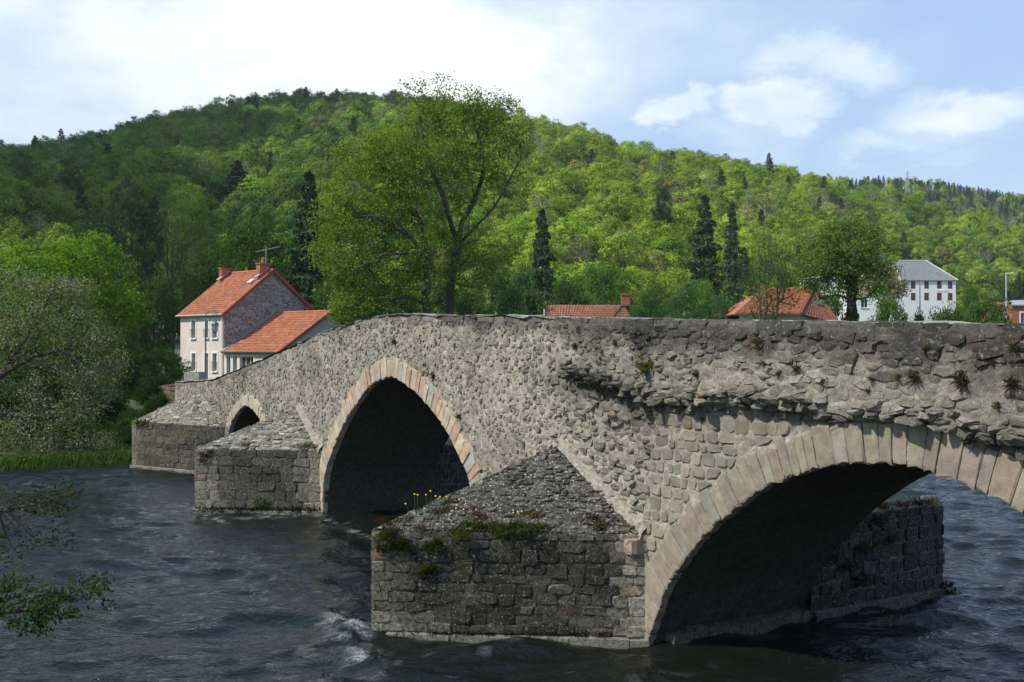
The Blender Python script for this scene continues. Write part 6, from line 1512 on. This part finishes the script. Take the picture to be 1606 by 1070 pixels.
M_YEL = plain('yellow petal', (.75, .50, .02), .7, var=.05); M_STEM = plain('flower stem', (.06, .09, .03), .8)
FL = [(636, 790, -5, 14), (650, 775, 0, 26), (655, 776, 1, 24), (668, 776, -1, 22), (675, 770, 0, 20), (683, 778, 2, 18), (690, 779, 0, 15), (700, 779, 4, 12), (708, 801, 0, 9), (720, 783, 0, 12), (715, 797, 3, 8), (727, 799, 0, 8), (747, 799, 0, 7), (805, 804, 0, 8), (812, 803, 2, 8), (818, 802, 0, 8), (803, 828, 0, 6)]
FLL = ['leftmost yellow flower over the dark arch', 'tall yellow flower, left one of the close pair over the dark arch', 'tall yellow flower, right one of the close pair over the dark arch', 'single tall yellow flower right of the close pair', 'thin tall yellow flower midway along the cap ridge', 'yellow flower on a stem leaning right, left of the two ridge flowers', 'straight yellow flower near the top of the flower row', 'yellow flower leaning right at the right end of the ridge row', 'short yellow flower on the cap below the ridge row', 'yellow flower just inside the cap ridge', 'short yellow flower leaning right below the one inside the ridge', 'short yellow flower left of the red stonecrop', 'yellow flower in the red stonecrop', 'yellow flower, left one of three beside the yellow green moss', 'yellow flower, middle one of three beside the yellow green moss', 'yellow flower, right one of three beside the yellow green moss', 'lone yellow flower low in the grassy moss bed']
for i, ((px, py, lean, hpx), lab) in enumerate(zip(FL, FLL)):
    base = cpt(px - lean, py + hpx); sc = base.y / F; top = base + Vector((lean * sc, 0, hpx * sc))
    e = empty('yellow_flower', tuple(base), lab, 'flower', 'yellow flowers on the near cutwater cap'); mb = MB(); mb.tube([base, (base + top) / 2 + Vector((.01, 0, 0)), top], .0045, 5); mb.build('stem', M_STEM, e)
    mb = MB(); c0 = top
    vs = [c0 + Z3 * .012]; kk = 10
    for a in range(kk * 2): r_ = .017 if a % 2 == 0 else .011; vs.append(c0 + Vector((math.cos(a * math.pi / kk) * r_, math.sin(a * math.pi / kk) * r_ * .6 - .004, math.sin(a * math.pi / kk) * r_ * .8 + .0)))
    vs.append(c0 - Z3 * .015); fs = [(0, 1 + a, 1 + (a + 1) % (2 * kk)) for a in range(2 * kk)] + [(2 * kk + 1, 1 + (a + 1) % (2 * kk), 1 + a) for a in range(2 * kk)]; mb.add(vs, fs); mb.build('flower_head', M_YEL, e)
# ------------------------------------------------------------------ cumulus out of view, placed towards the sun to shade the left part of the hill
def cumulus():
    g = K(3); mb = []
    import bmesh
    bm = bmesh.new()
    for (x, y, z, r) in ((-62, 165, 14, 26), (-80, 205, 24, 36), (-112, 235, 35, 48), (-100, 300, 58, 48), (-145, 320, 60, 62), (-190, 300, 50, 50), (-100, 390, 95, 62), (-160, 400, 90, 70), (-225, 400, 75, 75), (-60, 400, 105, 38), (-70, 440, 110, 40), (-150, 260, 40, 50)):
        zc = 430 + g.uniform(-12, 12); t = (zc - z) / SUN.z; c = Vector((x, y, z)) + SUN * t
        bmesh.ops.create_icosphere(bm, subdivisions=4, radius=1, matrix=Matrix.Translation(c) @ Matrix.Diagonal((r, r, r * .45, 1)))
    V = np.array([v.co[:] for v in bm.verts]); bm.normal_update(); Nn = np.array([v.normal[:] for v in bm.verts]); d = 9 * fbm(V[:, 0] * .03, V[:, 1] * .03, V[:, 2] * .03, 4)
    V = V + Nn * d[:, None]; Fc = np.array([[v.index for v in f.verts] for f in bm.faces]); bm.free()
    o = obj('shade_cloud', V, Fc, M_CLOUD, smooth=True, kind='stuff', label='white cumulus cloud out of view, placed to shade the left part of the hill')
cumulus()


# ------------------------------------------------------------------ thin air volume added to lift the dark left of the hill
hz = MB(); hz.box((0, 300, 77.5), (1900, 1900, 165)); ho = hz.build('fill_haze', M_CLOUD); props(ho, 'thin pale air added to lift the dark tones of the wooded hill', kind='stuff')
hm = bpy.data.materials.new('fill_haze'); hm.use_nodes = True; hm.node_tree.nodes.clear(); add, link = NT(hm.node_tree); o1 = add('ShaderNodeOutputMaterial'); pv = add('ShaderNodeVolumePrincipled'); pv.inputs['Density'].default_value = .00013; pv.inputs['Color'].default_value = (.90, .95, 1, 1); pv.inputs['Anisotropy'].default_value = .2
link(pv.outputs[0], o1.inputs['Volume']); ho.data.materials.clear(); ho.data.materials.append(hm); S.cycles.volume_bounces = 0
